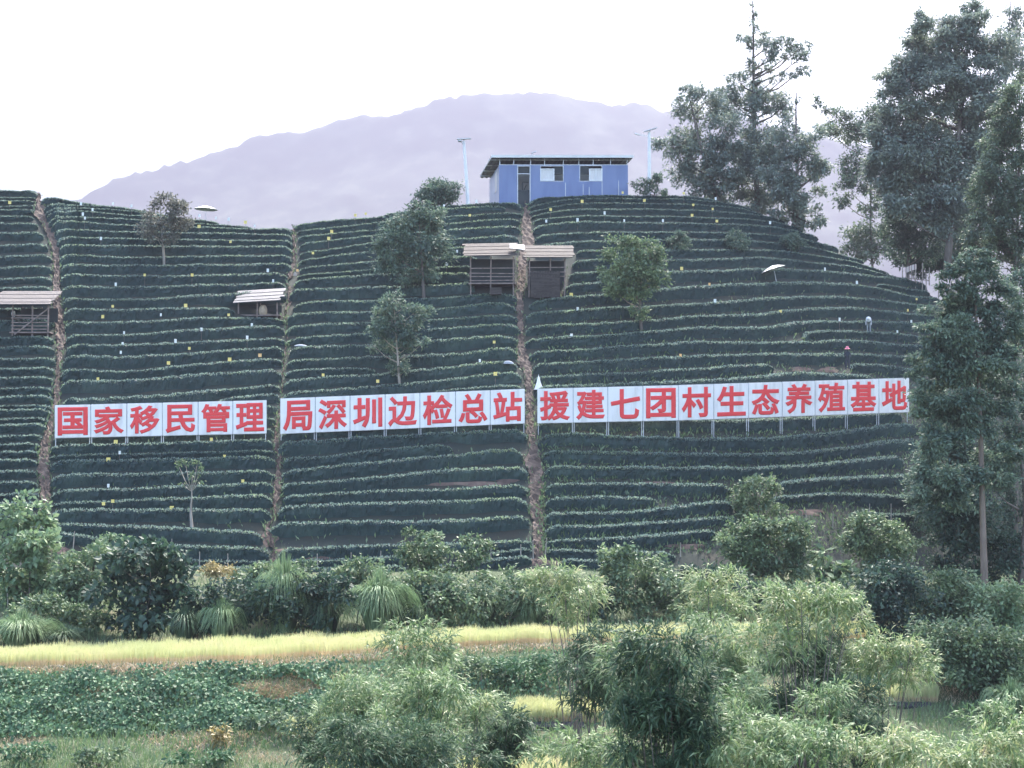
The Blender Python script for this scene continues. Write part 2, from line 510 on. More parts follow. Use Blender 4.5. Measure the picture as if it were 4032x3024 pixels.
Crow = [[(1160, 884), (1250, 873), (1458, 857), (1640, 835), (1801, 818), (1990, 811)], [(1500, 846), (1640, 826), (1801, 808), (1990, 800), (2050, 803)],
    [(1170, 910), (1250, 902), (1458, 880), (1801, 851), (1990, 840), (2060, 842)], [(1175, 928), (1250, 924), (1458, 907), (1801, 877), (1990, 863), (2050, 862)],
    [(1180, 958), (1250, 951), (1458, 928), (1801, 903), (1990, 891), (2050, 894)], [(1180, 993), (1250, 988), (1458, 957), (1801, 941), (1990, 927), (2045, 925)],
    [(1175, 1026), (1250, 1016), (1458, 989), (1801, 975), (1930, 966)], [(1180, 1053), (1250, 1048), (1458, 1030), (1801, 1010), (1880, 1005)], [(1170, 1085), (1250, 1078), (1458, 1064), (1801, 1050), (1870, 1045)],
    [(1160, 1105), (1250, 1096), (1458, 1081), (1801, 1076), (1860, 1075)], [(1140, 1143), (1250, 1137), (1458, 1130), (1801, 1116), (1870, 1110)],
    [(1155, 1196), (1250, 1187), (1458, 1183), (1600, 1177), (1801, 1168), (1990, 1158), (2035, 1163)], [(1130, 1240), (1250, 1230), (1458, 1228), (1801, 1209), (1990, 1195), (2030, 1205)],
    [(1130, 1286), (1250, 1277), (1458, 1270), (1801, 1253), (1990, 1242), (2040, 1244)], [(1130, 1336), (1250, 1325), (1458, 1311), (1801, 1289), (1990, 1278), (2050, 1283)], [(1140, 1370), (1250, 1363), (1458, 1358), (1801, 1334), (1960, 1322), (2040, 1332)],
    [(1130, 1420), (1250, 1414), (1458, 1406), (1620, 1400), (1801, 1392), (1990, 1371), (2035, 1373)], [(1125, 1462), (1250, 1453), (1400, 1451), (1476, 1455)], [(1115, 1500), (1250, 1487), (1500, 1472), (1801, 1441), (1990, 1424), (2035, 1424)],
    [(1115, 1547), (1250, 1538), (1500, 1519), (1801, 1490), (1990, 1467), (2055, 1468)], [(1700, 1545), (1801, 1533), (1990, 1519), (2055, 1519)],
    [(1115, 1600), (1500, 1575), (1801, 1560), (2060, 1548)], [(1115, 1660), (1500, 1640), (1801, 1625), (2070, 1612)], [(1110, 1700), (1500, 1682), (1801, 1668), (2070, 1655)],
    [(1096, 1746), (1250, 1735), (1560, 1716), (1801, 1704), (1990, 1694), (2075, 1699)],
    [(1115, 1806), (1250, 1801), (1500, 1772), (1600, 1762), (1780, 1753)], [(1110, 1857), (1250, 1842), (1500, 1817), (1801, 1790), (1880, 1780), (1990, 1774), (2060, 1770)],
    [(1112, 1904), (1250, 1899), (1500, 1878), (1801, 1849), (1990, 1842), (2080, 1841)], [(1112, 1954), (1250, 1947), (1500, 1934), (1801, 1926), (1990, 1912), (2078, 1910)],
    [(1094, 1998), (1250, 1989), (1500, 1981), (1801, 1973), (1990, 1964), (2080, 1966)], [(1066, 2066), (1250, 2057), (1500, 2055), (1801, 2050), (1990, 2037), (2085, 2033)],
    [(1100, 2159), (1250, 2159), (1500, 2147), (1801, 2140), (1990, 2134), (2095, 2128)], [(1110, 2212), (1250, 2208), (1500, 2197), (1610, 2194)], [(1880, 2185), (1990, 2172), (2095, 2158)],
    [(1110, 2245), (1300, 2240), (1600, 2228)], [(1700, 2232), (1900, 2212), (2095, 2187)]]
Drow = [[(2085, 800), (2120, 783), (2200, 776), (2490, 771), (2760, 779), (2840, 791)], [(2085, 815), (2200, 791), (2490, 783), (2760, 790), (2900, 806), (2965, 824)],
    [(2085, 838), (2200, 811), (2490, 801), (2760, 808), (2900, 818), (3010, 845)], [(2092, 850), (2200, 832), (2490, 824), (2760, 829), (2900, 838), (3000, 848), (3090, 869)],
    [(2098, 868), (2200, 856), (2490, 852), (2760, 856), (3000, 869), (3090, 882), (3160, 905)], [(2100, 893), (2200, 878), (2490, 876), (2760, 880), (3000, 889), (3120, 905), (3220, 932)],
    [(2108, 932), (2200, 921), (2490, 914), (2760, 915), (3000, 923), (3155, 940), (3300, 974)], [(2112, 966), (2200, 957), (2490, 947), (2760, 943), (3000, 951), (3200, 975), (3400, 1026)],
    [(2270, 986), (2490, 984), (2760, 984), (3000, 984), (3200, 1003), (3350, 1030), (3500, 1074)], [(2255, 1024), (2490, 1020), (2760, 1022), (3000, 1014), (3200, 1033), (3350, 1049), (3500, 1083), (3590, 1101)],
    [(2240, 1074), (2490, 1070), (2760, 1067), (3000, 1058), (3200, 1064), (3350, 1076), (3480, 1090), (3600, 1108), (3650, 1120)], [(2220, 1124), (2300, 1116), (2420, 1105)],
    [(2085, 1190), (2200, 1174), (2380, 1158), (2760, 1126), (3000, 1115), (3200, 1112), (3350, 1118), (3500, 1143), (3600, 1166), (3700, 1173)], [(3455, 1119), (3520, 1125), (3600, 1141), (3660, 1147)],
    [(2072, 1236), (2200, 1225), (2380, 1213), (2760, 1195), (3000, 1176), (3200, 1167), (3350, 1171), (3500, 1184), (3600, 1199), (3700, 1204)],
    [(2070, 1288), (2200, 1279), (2490, 1266), (2760, 1244), (3000, 1235), (3200, 1214), (3350, 1212), (3600, 1236), (3700, 1246)], [(2068, 1336), (2200, 1329), (2490, 1312), (2760, 1289), (3000, 1288), (3200, 1265), (3350, 1266), (3600, 1270), (3660, 1272)],
    [(3169, 1316), (3220, 1306), (3350, 1304), (3500, 1312), (3600, 1322), (3650, 1334)], [(2082, 1390), (2200, 1382), (2490, 1362), (2760, 1346), (3000, 1349), (3200, 1345), (3350, 1340), (3480, 1350), (3600, 1361), (3680, 1364)],
    [(2098, 1434), (2200, 1430), (2490, 1414), (2760, 1401), (3000, 1394), (3200, 1393), (3350, 1394), (3480, 1399), (3600, 1406), (3640, 1412)],
    [(2104, 1486), (2200, 1480), (2490, 1468), (2760, 1450), (3000, 1435), (3045, 1434)], [(3355, 1434), (3450, 1436), (3600, 1452), (3640, 1453)],
    [(2110, 1522), (2200, 1519), (2490, 1508), (2760, 1497), (3000, 1481), (3060, 1473), (3200, 1469), (3350, 1475), (3450, 1482)],
    [(2115, 1590), (2800, 1575), (3550, 1545)], [(2115, 1660), (2500, 1650), (2900, 1655), (3550, 1622)],
    [(2118, 1716), (2200, 1710), (2490, 1720), (2760, 1727), (3000, 1726), (3200, 1713), (3350, 1695), (3575, 1671), (3620, 1672)], [(2135, 1778), (2200, 1778), (2490, 1783), (2760, 1788), (3000, 1788), (3200, 1778), (3350, 1761), (3500, 1738), (3620, 1728)],
    [(2145, 1838), (2200, 1838), (2490, 1841), (2760, 1842), (3000, 1841), (3200, 1830), (3350, 1815), (3560, 1795)], [(2148, 1909), (2200, 1907), (2490, 1905), (2760, 1908), (2880, 1908)], [(3070, 1899), (3200, 1888), (3350, 1881), (3600, 1868)],
    [(2150, 1962), (2200, 1960), (2400, 1958), (2590, 1960)], [(2144, 2022), (2300, 2020), (2472, 2017), (2650, 1998), (2760, 1983), (2885, 1970)], [(3045, 1960), (3155, 1950), (3350, 1945), (3550, 1953), (3640, 1954)],
    [(2146, 2075), (2472, 2067), (2760, 2044), (2930, 2038)], [(2148, 2130), (2472, 2117), (2760, 2091), (2820, 2086)], [(2150, 2163), (2350, 2170), (2517, 2173), (2660, 2177)],
    [(3400, 2018), (3547, 2025), (3711, 2027)], [(2200, 2205), (2400, 2212), (2600, 2218)]]
BLOCKS = {"A": "block with wide plank hut", "B": "block with low grey shelter", "C": "block between shelter path and huts", "D": "block with tilted white parasol"}
ROWS = []       # (section, curve, x0, x1, xs, place phrase)


def sign_y(sec, x):
    return {"A": 1660, "B": 1650, "C": 1620, "D": 1590}[sec]


def hedge(sec, pts, below, place):
    xs_, ys_ = zip(*pts)
    cur = ring_interp(xs_, ys_)
    x0, x1 = xs_[0], xs_[-1]
    ymid = float(cur((x0 + x1) / 2))
    if sec == "A":
        x1 = float(np.interp(ymid, PATH1[:, 0], PATH1[:, 1])) - 2; x0 = -260
    if sec == "B":
        l = float(np.interp(float(cur(x0)), PATH1[:, 0], PATH1[:, 2])) + 2
        x0 = l if x0 <= 300 else x0
        if x1 >= 1030: x1 = float(np.interp(float(cur(x1)), PATH2[:, 0], PATH2[:, 1])) - 2
    if x1 - x0 < 25: return None
    n = max(10, int((x1 - x0) / 5.2))
    x = np.linspace(x0, x1, n)
    y = cur(np.clip(x, xs_[0], xs_[-1])) + .9 * np.sin(x / 47. + ymid) + .6 * np.sin(x / 13. + 2 * ymid)
    d = np.full(n, 46.)
    got = np.zeros(n, bool)
    for q in below:
        qx, qy = zip(*q)
        m = (x >= qx[0] - 30) & (x <= qx[-1] + 30) & ~got
        yy = ring_interp(qx, qy)(np.clip(x, qx[0], qx[-1]))
        m &= yy > y + 9
        d[m] = (yy - y)[m]; got |= m
    d = np.clip(d, 16, 62)
    ker = np.ones(15) / 15
    d = np.convolve(np.pad(d, 7, 'edge'), ker, 'valid')
    frac = {"A": .70, "B": .80, "C": .80, "D": .74}[sec]
    gy = np.maximum(y + frac * d, skyline(x) + 14)
    g = P(x, gy, Dh(x, gy))
    H = (gy - y) / FPX * g[:, 1]
    s = np.concatenate([[0], np.cumsum(np.linalg.norm(np.diff(g, axis=0), axis=1))])
    e = np.minimum(np.clip(s / .7, 0, 1), np.clip((s[-1] - s) / .7, 0, 1))
    e = .35 + .65 * np.sqrt(e)
    ph0 = rng.uniform(0, 20)
    e *= 1 + .03 * np.sin(s * 4.3 + ph0 + 1.2 * np.sin(s * .7)) + .025 * np.sin(s * 1.1 + ph0 * 2)
    tgt = np.gradient(g, axis=0); tgt[:, 2] = 0; tgt /= np.linalg.norm(tgt, axis=1)[:, None]
    fr = np.stack([tgt[:, 1], -tgt[:, 0], np.zeros(n)], 1)
    fr *= np.sign(-fr[:, 1:2])
    wdt = {"A": 1.25, "B": 1.0, "C": 1.0, "D": .85}[sec]
    pa = np.array([.02, .07, .09, .05, -.10, -.40, -.72, -.9, -.95]) * wdt
    ph = np.array([-.12, .35, .68, .88, .985, 1.0, .97, .8, -.12])
    ring = g[:, None] + fr[:, None] * (pa[None] * e[:, None])[..., None]
    ring[..., 2] += H[:, None] * e[:, None] * ph[None]
    base = ring.copy()
    nz = .05 * vnoise(ring, 3.1) + .04 * vnoise(ring + 7, 7.3) + rng.normal(0, .018, ring.shape[:2])
    cen = ring.mean(1, keepdims=True)
    dirn = ring - cen; dirn /= np.linalg.norm(dirn, axis=2)[..., None] + 1e-9
    ring = ring + dirn * nz[..., None]
    m = len(pa)
    mb = MB().add(ring, grid_faces(n, m), 0)
    for k_ in (0, n - 1):
        o = k_ * m
        mb.F.append(np.array([[o, o + 1, o + 7, o + 8], [o + 1, o + 2, o + 6, o + 7], [o + 2, o + 3, o + 5, o + 6], [o + 3, o + 4, o + 5, o + 5]][:3])); mb.M.append(np.zeros(3))
    # leaves over the clipped surface, fresh shoots along the top with its sky-lit paleness painted in
    cnt = int(s[-1] * 125)
    i = rng.uniform(0, n - 1.001, cnt); top = rng.random(cnt) < .60
    j = np.where(top, 2.4 + 3.9 * rng.random(cnt) ** 1.4, rng.uniform(.5, 3.8, cnt))
    i0 = i.astype(int); fi = (i - i0)[:, None]; j0 = j.astype(int); fj = (j - j0)[:, None]
    p = (base[i0, j0] * (1 - fi) + base[i0 + 1, j0] * fi) * (1 - fj) + (base[i0, j0 + 1] * (1 - fi) + base[i0 + 1, j0 + 1] * fi) * fj
    dr = (p - (cen[i0, 0])) ; dr /= np.linalg.norm(dr, axis=1)[:, None] + 1e-9
    dd = dr + rng.normal(0, .55, (cnt, 3)); dd[:, 2] += np.where(top, .55, .1)
    up = rng.normal(0, .5, (cnt, 3)) + np.array([0, -.3, .8])
    L = np.where(top, rng.uniform(.10, .19, cnt), rng.uniform(.09, .17, cnt))
    p = p - dr * .02
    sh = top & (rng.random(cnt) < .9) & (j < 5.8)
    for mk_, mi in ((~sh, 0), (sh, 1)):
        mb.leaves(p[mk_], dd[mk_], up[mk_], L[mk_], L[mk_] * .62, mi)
    o = mb.build("tea_hedge", [M_tea, M_shoot_lit], origin=g[n // 2])
    tag(o, f"tea hedge row, {place}, {BLOCKS[sec]}", "tea hedge", "tea hedge rows on the terraces")
    ROWS.append((sec, cur, xs_[0] if sec != "A" else 0, x1, place))
    return o


def all_hedges():
    for sec, rows in (("A", Arow), ("B", Brow), ("C", Crow), ("D", Drow)):
        rows = sorted(rows, key=lambda q: np.mean([p[1] for p in q]))
        ym = [np.mean([p[1] for p in q]) - sign_y(sec, 0) for q in rows]
        above = [i for i, v in enumerate(ym) if v < -45]
        behind = [i for i, v in enumerate(ym) if -45 <= v <= 62]
        for i, q in enumerate(rows):
            if i in above: place = ordinal(len(above) - above.index(i)) + " above the sign line"
            elif i in behind: place = (["upper", "middle", "lower", "lowest"][min(3, behind.index(i))] + " one level with the sign")
            else: place = ordinal(i - len(above) - len(behind) + 1) + " below the sign line"
            hedge(sec, q, rows[i + 1:], place)


all_hedges()
# ---------------------------------------------------------------- plants
LEAF = {
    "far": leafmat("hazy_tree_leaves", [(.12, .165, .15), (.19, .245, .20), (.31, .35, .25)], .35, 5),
    "tree": leafmat("tree_leaves", [(.05, .09, .075), (.10, .16, .115), (.22, .30, .19)], .3, 3, .03),
    "dark": leafmat("dark_leaves", [(.018, .045, .032), (.036, .078, .052), (.085, .15, .09)], .3, 2, .03),
    "bush": leafmat("bush_leaves", [(.042, .085, .045), (.105, .17, .085), (.27, .36, .17)], .3, 1.4, .035),
    "light": leafmat("light_leaves", [(.09, .16, .08), (.18, .28, .145), (.34, .44, .24)], .35, 1.6, .035),
    "edge": leafmat("pale_green_leaves", [(.055, .095, .07), (.11, .16, .105), (.21, .28, .16)], .35, 3),
    "grey": leafmat("grey_tree_leaves", [(.07, .08, .065), (.13, .14, .11), (.22, .22, .17)], .35, 2),
    "bamboo": leafmat("bamboo_leaves", [(.055, .115, .045), (.17, .27, .115), (.39, .46, .25)], .4, .8, .035),
    "bambooD": leafmat("dark_bamboo_leaves", [(.025, .055, .033), (.055, .105, .055), (.15, .23, .12)], .3, 1.0, .02),
    "bambooT": leafmat("tan_bamboo_leaves", [(.07, .135, .05), (.22, .32, .135), (.54, .51, .31)], .4, .7, .035),
    "dry": leafmat("dry_leaves", [(.20, .17, .07), (.34, .28, .11), (.45, .37, .17)], .3, .8),
    "reed": leafmat("reed_blades", [(.10, .18, .09), (.19, .29, .15), (.36, .44, .25)], .35, 1.5, .02),
    "reedD": leafmat("dark_reed_blades", [(.05, .095, .055), (.10, .165, .095), (.19, .27, .15)], .3, 1.5, .02),
    "vine": leafmat("creeper_leaves", [(.035, .085, .042), (.07, .15, .07), (.15, .26, .12)], .25, 2.0, .025),
    "grass": leafmat("grass_blades", [(.06, .12, .045), (.11, .19, .075), (.20, .28, .12)], .35, 2.2),
    "drygrass": leafmat("dry_grass_blades", [(.24, .20, .12), (.38, .31, .20), (.52, .43, .29)], .3, 1.5),
}


def plant(name, label, cat, base, clumps, leaf, L=.28, cov=2.6, trunk=.16, bark=None, Y=None, group=None, deep=.6,
          kind="broad", ylift=0, top=None, limbs=True, aspect=.5, fork=None):
    """tree, shrub or bamboo: trunk with limbs that reach every clump of a crown; base and clumps in view units (x K = photo px)"""
    bx, by = base[0] * K, base[1] * K
    if Y is None: Y = float(D(bx, by)) + ylift
    gy = ground_y(bx, Y)
    b = P(bx, max(by, gy - 4) if by > skyline(bx) else by, Y)
    Y0 = float(Dh(bx, skyline(bx) + 22))
    if Y > Y0 + 1 and by * 1.0 < FOOT:      # stands behind the crest: root it on the far slope
        b[2] = P(bx, skyline(bx) + 22, Y0)[2] + np.interp(Y - Y0, [1.5, 6, 14, 40, 90], [.15, 0, -1.5, -16, -42])
    sc_ = pxm(Y)
    C = []
    rs = []
    Rmax = max(c[2] for c in clumps) * K / sc_
    for c in clumps:
        rx = 1.1 * c[2] * K / sc_; rz = 1.1 * (c[3] if len(c) > 3 else c[2]) * K / sc_
        yy = Y + rng.uniform(-deep, deep) * Rmax * 1.3
        q = P(c[0] * K, c[1] * K, yy)
        C.append(q); rs.append((rx, (rx + rz) / 2, rz))
    C = np.array(C); rs = np.array(rs)
    root = thing(name, b, label, cat, group)
    # woody parts
    hi = C[np.argmax(C[:, 2] - .5 * np.abs(C[:, 0] - b[0]))]
    tp = np.array(hi) if top is None else P(top[0] * K, top[1] * K, Y)
    H = max(tp[2] - b[2], .3)
    n = 9
    t = np.linspace(0, 1, n)
    pts = b + (tp - b) * t[:, None]
    pts[:, :2] += (np.sin(t * 5 + rng.uniform(0, 6)) * t * (1 - t))[:, None] * rng.normal(0, .05, 2) * H
    pts[0, 2] -= .4
    mb = MB()
    extra = []
    if kind == "broad":
        mb.tube(pts, trunk * (1 - .82 * t), 6)
        if limbs:
            for q, r in zip(C, rs):
                h = np.clip((q[2] - b[2] - .6 * np.hypot(*(q[:2] - b[:2])) - .3 * r[2]) / H, .12 if fork is None else fork, .93)
                s0 = b + (tp - b) * h
                m_ = (s0 + q) / 2 + np.array([0, 0, -.08 * np.linalg.norm(q - s0)])
                mb.tube([s0, m_, q], [trunk * (.55 * (1 - h) + .12), trunk * .22, trunk * .07], 4)
                for _ in range(2):
                    e = q + rng.normal(0, .5, 3) * r
                    mb.tube([m_ * .4 + q * .6, e], [trunk * .1, trunk * .03], 4)
    else:
        for q, r in zip(C, rs):
            s0 = b + np.array([rng.normal(0, .25), rng.normal(0, .25), -.2])
            tt = np.linspace(0, 1, 6)[:, None]
            cv = s0 + (q - s0) * tt + np.array([0, 0, .12 * np.linalg.norm(q - s0)]) * (tt * (1 - tt) * 4)
            mb.tube(cv, np.linspace(.03, .008, 6), 4)
            if kind == "bamboo":
                for tq in ((.5, .75) if Y < 56 and leaf != "bambooT" else ()):
                    ii = tq * 5; i_ = int(ii)
                    extra.append((cv[i_] + (cv[i_ + 1] - cv[i_]) * (ii - i_) + rng.normal(0, .25, 3), r * (.35 + .45 * tq)))
    mb.build("trunk" if cat == "tree" else ("culms" if kind == "bamboo" else "stems"), bark or M_bark, root, smooth=True)
    # crown
    mb = MB()
    la = L * L * aspect * .5
    for q, r in list(zip(C, rs)) + extra:
        area = math.pi * r[0] * r[2]
        nl = int(min(14000, cov * area / la * 2.3)) + 8
        k = int(np.clip(area / (L * L * 7), 6, 90))
        u = rng.normal(0, 1, (k, 3)); u /= np.linalg.norm(u, axis=1)[:, None]
        u[:, 2] = np.where(rng.random(k) < .35, np.abs(u[:, 2]), u[:, 2])
        rad = rng.uniform(.45, 1.0, k) ** .6
        sub = q + u * rad[:, None] * r * (1 + .22 * rng.normal(0, 1, (k, 1)))
        if kind == "bamboo":
            ns = max(4, nl // 7)
            w_ = rng.integers(0, k, ns)
            sp = sub[w_] + rng.normal(0, .34, (ns, 3)) * r
            az = rng.uniform(0, 2 * np.pi, ns)
            outw = sp - q; outw /= np.linalg.norm(outw, axis=1)[:, None] + 1e-6
            for f in range(7):
                d = outw * .8 + rng.normal(0, .55, (ns, 3)); d[:, 2] += .15 - .35 * rng.random(ns)
                LL = L * rng.uniform(.5, 1.5, ns)
                mb.leaves(sp + rng.normal(0, .04, (ns, 3)), d, rng.normal(0, .4, (ns, 3)) + [0, -.3, 1], LL, LL * aspect, 0, droop=.22)
        else:
            w_ = rng.integers(0, k, nl)
            sig = (.15 if cat == "tree" else .18) if k > 12 else .26
            p = sub[w_] + rng.normal(0, sig, (nl, 3)) * r
            d = (p - q); d /= np.linalg.norm(d, axis=1)[:, None] + 1e-6
            d = d * .6 + rng.normal(0, .6, (nl, 3)); d[:, 2] -= .12
            LL = L * rng.uniform(.6, 1.3, nl)
            mb.leaves(p, d, rng.normal(0, .5, (nl, 3)) + [0, -.25, .9], LL, LL * aspect, 0, droop=.12)
    mb.build("crown" if cat == "tree" else "foliage", LEAF[leaf], root)
    return root


def zz(l, ox, oy, k, r=1.0):
    return [(ox + a[0] * k, oy + a[1] * k) + tuple(v * r for v in a[2:]) for a in l]


# --- the stand of tall trees beyond the crest
plant("tall_tree", "tallest tree, with a thin bare spire, behind the terrace crest beside the house", "tree", (1636, 480), [
    (1626, 8, 3), (1626, 34, 7, 9), (1627, 58, 7, 9), (1604, 82, 10, 7), (1624, 94, 14), (1664, 88, 22, 14), (1695, 97, 20, 13), (1660, 119, 20, 14), (1733, 100, 17, 9), (1737, 119, 15, 12), (1706, 116, 13),
    (1733, 151, 18, 6), (1698, 166, 16, 6), (1670, 173, 12, 5), (1629, 138, 11), (1654, 151, 11, 7), (1595, 176, 22, 13), (1629, 163, 17), (1566, 204, 28, 16), (1648, 207, 34, 22), (1673, 226, 34, 20), (1591, 229, 30, 20),
    (1629, 232, 26, 26), (1698, 226, 13), (1701, 251, 14, 8), (1638, 302, 34, 28), (1638, 346, 48, 40), (1610, 390, 44, 34), (1655, 400, 48, 36), (1629, 436, 46, 28), (1600, 330, 40, 36)],
    "far", L=.36, cov=2.2, trunk=.34, Y=164, top=(1626, 4), limbs=True)
plant("broad_tree", "broad dark tree nearest the tilted lamp post right of the house", "tree", (1560, 470), [
    (1485, 195, 20, 8), (1475, 213, 13, 7), (1528, 214, 34, 22), (1503, 245, 36, 22), (1547, 245, 34, 24), (1453, 317, 28, 24), (1497, 302, 34, 26), (1560, 283, 38, 28), (1513, 346, 46, 40), (1572, 330, 44, 36),
    (1491, 380, 34, 32), (1547, 390, 42, 36), (1580, 430, 36, 28), (1520, 410, 34, 20)], "far", L=.36, cov=2.5, trunk=.28, Y=160)
plant("leaning_tree", "tree with a thin bare pole top at the end of the tall stand", "tree", (1716, 500), [
    (1722, 215, 4, 4), (1723, 290, 7, 12), (1686, 314, 38, 34), (1692, 355, 44, 38), (1748, 308, 34, 22), (1742, 346, 38, 34), (1673, 399, 46, 38), (1723, 402, 42, 42), (1764, 368, 18, 28), (1686, 446, 46, 32),
    (1717, 462, 26, 32), (1789, 355, 14, 10), (1767, 418, 18, 10), (1758, 465, 18, 16), (1770, 485, 14, 12)], "far", L=.36, cov=2.3, trunk=.26, Y=158, top=(1721, 200))
T2c = [(180, 620, 8, 10), (240, 660, 16, 6), (320, 680, 24, 12), (420, 720, 30, 22), (210, 750, 14, 10), (330, 770, 34, 18), (400, 830, 34, 22), (520, 680, 24, 24), (370, 950, 26, 24), (400, 1050, 30, 22), (360, 1130, 28, 14),
       (330, 1200, 13, 11), (520, 1130, 26, 20), (480, 1240, 18, 16), (450, 1400, 32, 26), (540, 1420, 28, 30), (400, 1480, 24, 18), (600, 1380, 18, 26), (480, 1500, 40, 18)]
plant("pale_tree", "hazy pale tree standing in the gap between the two tall stands", "tree", (1885, 570), zz(T2c, 1700.7, 0, .3637), "edge", L=.4, cov=2.0, trunk=.25, Y=192)
T3c = [(860, 180, 30, 22), (800, 130, 9, 20), (1000, 160, 36, 24), (1090, 60, 17, 17), (730, 260, 22, 22), (1150, 130, 34, 20), (870, 280, 44, 30), (1050, 280, 44, 30), (660, 370, 15, 10), (720, 420, 34, 26),
       (900, 400, 44, 30), (640, 450, 22, 16), (560, 470, 14, 6), (640, 570, 26, 26), (760, 540, 44, 36), (920, 520, 46, 36), (1100, 440, 50, 40), (1250, 350, 40, 34), (1050, 600, 50, 40), (1200, 560, 40, 40),
       (700, 680, 46, 36), (860, 700, 50, 40), (580, 780, 32, 30), (700, 850, 50, 42), (880, 860, 54, 44), (1050, 780, 50, 44), (1150, 700, 40, 40), (540, 920, 28, 32), (660, 980, 44, 40), (830, 1000, 54, 44),
       (980, 960, 50, 44), (1090, 920, 34, 46), (560, 1050, 30, 28), (700, 1120, 44, 34), (860, 1130, 54, 40), (1010, 1120, 50, 44), (660, 1230, 28, 22), (780, 1230, 44, 28), (920, 1240, 44, 30), (1050, 1230, 40, 36), (1000, 1340, 44, 26)]
plant("great_tree", "largest tree, its wide crown filling the top corner behind the rail frame", "tree", (2044, 592), zz(T3c, 1700.7, 0, .3637), "far", L=.38, cov=4.2, trunk=.42, Y=158)
plant("slender_tree", "slender tree with a bare trunk rising over the wide crown at the corner", "tree", (2180, 600), [(2188, 18, 16, 12), (2206, 33, 16), (2184, 50, 12), (2206, 66, 16), (2170, 70, 14, 8), (2195, 100, 26, 18), (2182, 130, 26, 18), (2200, 160, 28, 22)],
      "far", L=.36, cov=1.6, trunk=.24, Y=166, top=(2183, 0), limbs=True)
plant("dark_tree", "dark tree filling the space under the largest crown, left of its pale trunk", "tree", (1960, 585), [(1925, 470, 30, 26), (1965, 455, 36, 28), (1940, 505, 30, 26), (1985, 495, 40, 30), (1960, 535, 36, 26), (2010, 530, 36, 28), (2000, 470, 40, 30), (2030, 500, 36, 30)],
      "tree", L=.34, cov=2.2, trunk=.2, bark=M_bark, Y=164)
plant("dark_tree", "dark tree behind the largest crown's pale trunk, next to the edge tree", "tree", (2090, 600), [(2060, 440, 40, 30), (2100, 420, 40, 34), (2085, 480, 44, 34), (2120, 470, 36, 34), (2070, 525, 40, 28), (2110, 530, 40, 30), (2130, 380, 34, 34), (2140, 330, 30, 34)],
      "tree", L=.34, cov=2.3, trunk=.2, Y=168)
for ux, lab in ((1975, "low dark bush under the tall stand, left of the rail frame's cloth"), (2025, "low dark bush directly behind the rail frame"), (2075, "low dark bush between the rail frame and the layered tree")):
    plant("bush", lab, "bush", (ux, 598), [(ux - 18, 560, 20, 18), (ux + 4, 552, 22, 20), (ux + 20, 566, 20, 18), (ux, 580, 28, 14)], "dark", L=.3, cov=2.4, trunk=.06, Y=172 if ux > 2000 else 169)
plant("dark_tree", "dark tree standing behind the layered tree's lower trunk", "tree", (2075, 1230), [(2010, 900, 28, 30), (2050, 940, 36, 30), (2095, 960, 36, 34), (2030, 990, 36, 34), (2075, 1020, 40, 36), (2010, 1050, 30, 34), (2050, 1090, 40, 36), (2100, 1090, 40, 36), (2150, 1020, 36, 36), (2160, 950, 36, 34), (2130, 1130, 40, 36), (2040, 860, 34, 26), (2100, 880, 36, 28)],
      "tree", L=.27, cov=2.2, trunk=.18, Y=104)
T4c = [(1380, 480, 16, 14), (1330, 560, 20, 13), (1390, 600, 24, 28), (1270, 660, 20, 18), (1340, 680, 30, 28), (1240, 740, 14, 17), (1320, 780, 34, 28), (1200, 850, 17, 13), (1270, 860, 26, 19), (1380, 880, 34, 38), (1160, 940, 15, 12),
       (1230, 980, 30, 24), (1330, 990, 40, 34), (1150, 1060, 15, 18), (1240, 1080, 34, 28), (1350, 1100, 40, 38), (1120, 1190, 18, 18), (1220, 1180, 40, 32), (1340, 1220, 40, 38), (1140, 1330, 24, 24), (1250, 1310, 40, 34), (1360, 1340, 40, 38),
       (1110, 1440, 24, 22), (1220, 1430, 40, 34), (1350, 1450, 40, 38), (1300, 1580, 48, 36)]
plant("edge_tree", "pale green leafy tree cut off by the picture's edge above the layered tree", "tree", (2192, 760), zz(T4c, 1700.7, 0, .3637), "edge", L=.27, cov=2.5, trunk=.25, Y=122)
plant("edge_tree", "dark tree cut off by the picture's edge, behind the pale trunk", "tree", (2200, 1250), [(2200, 640, 36, 46), (2202, 730, 34, 46), (2196, 820, 38, 46), (2204, 910, 34, 46), (2192, 1000, 40, 46), (2196, 1090, 40, 46), (2150, 1060, 34, 30), (2185, 1170, 44, 36)],
      "tree", L=.24, cov=2.4, trunk=.22, Y=104)
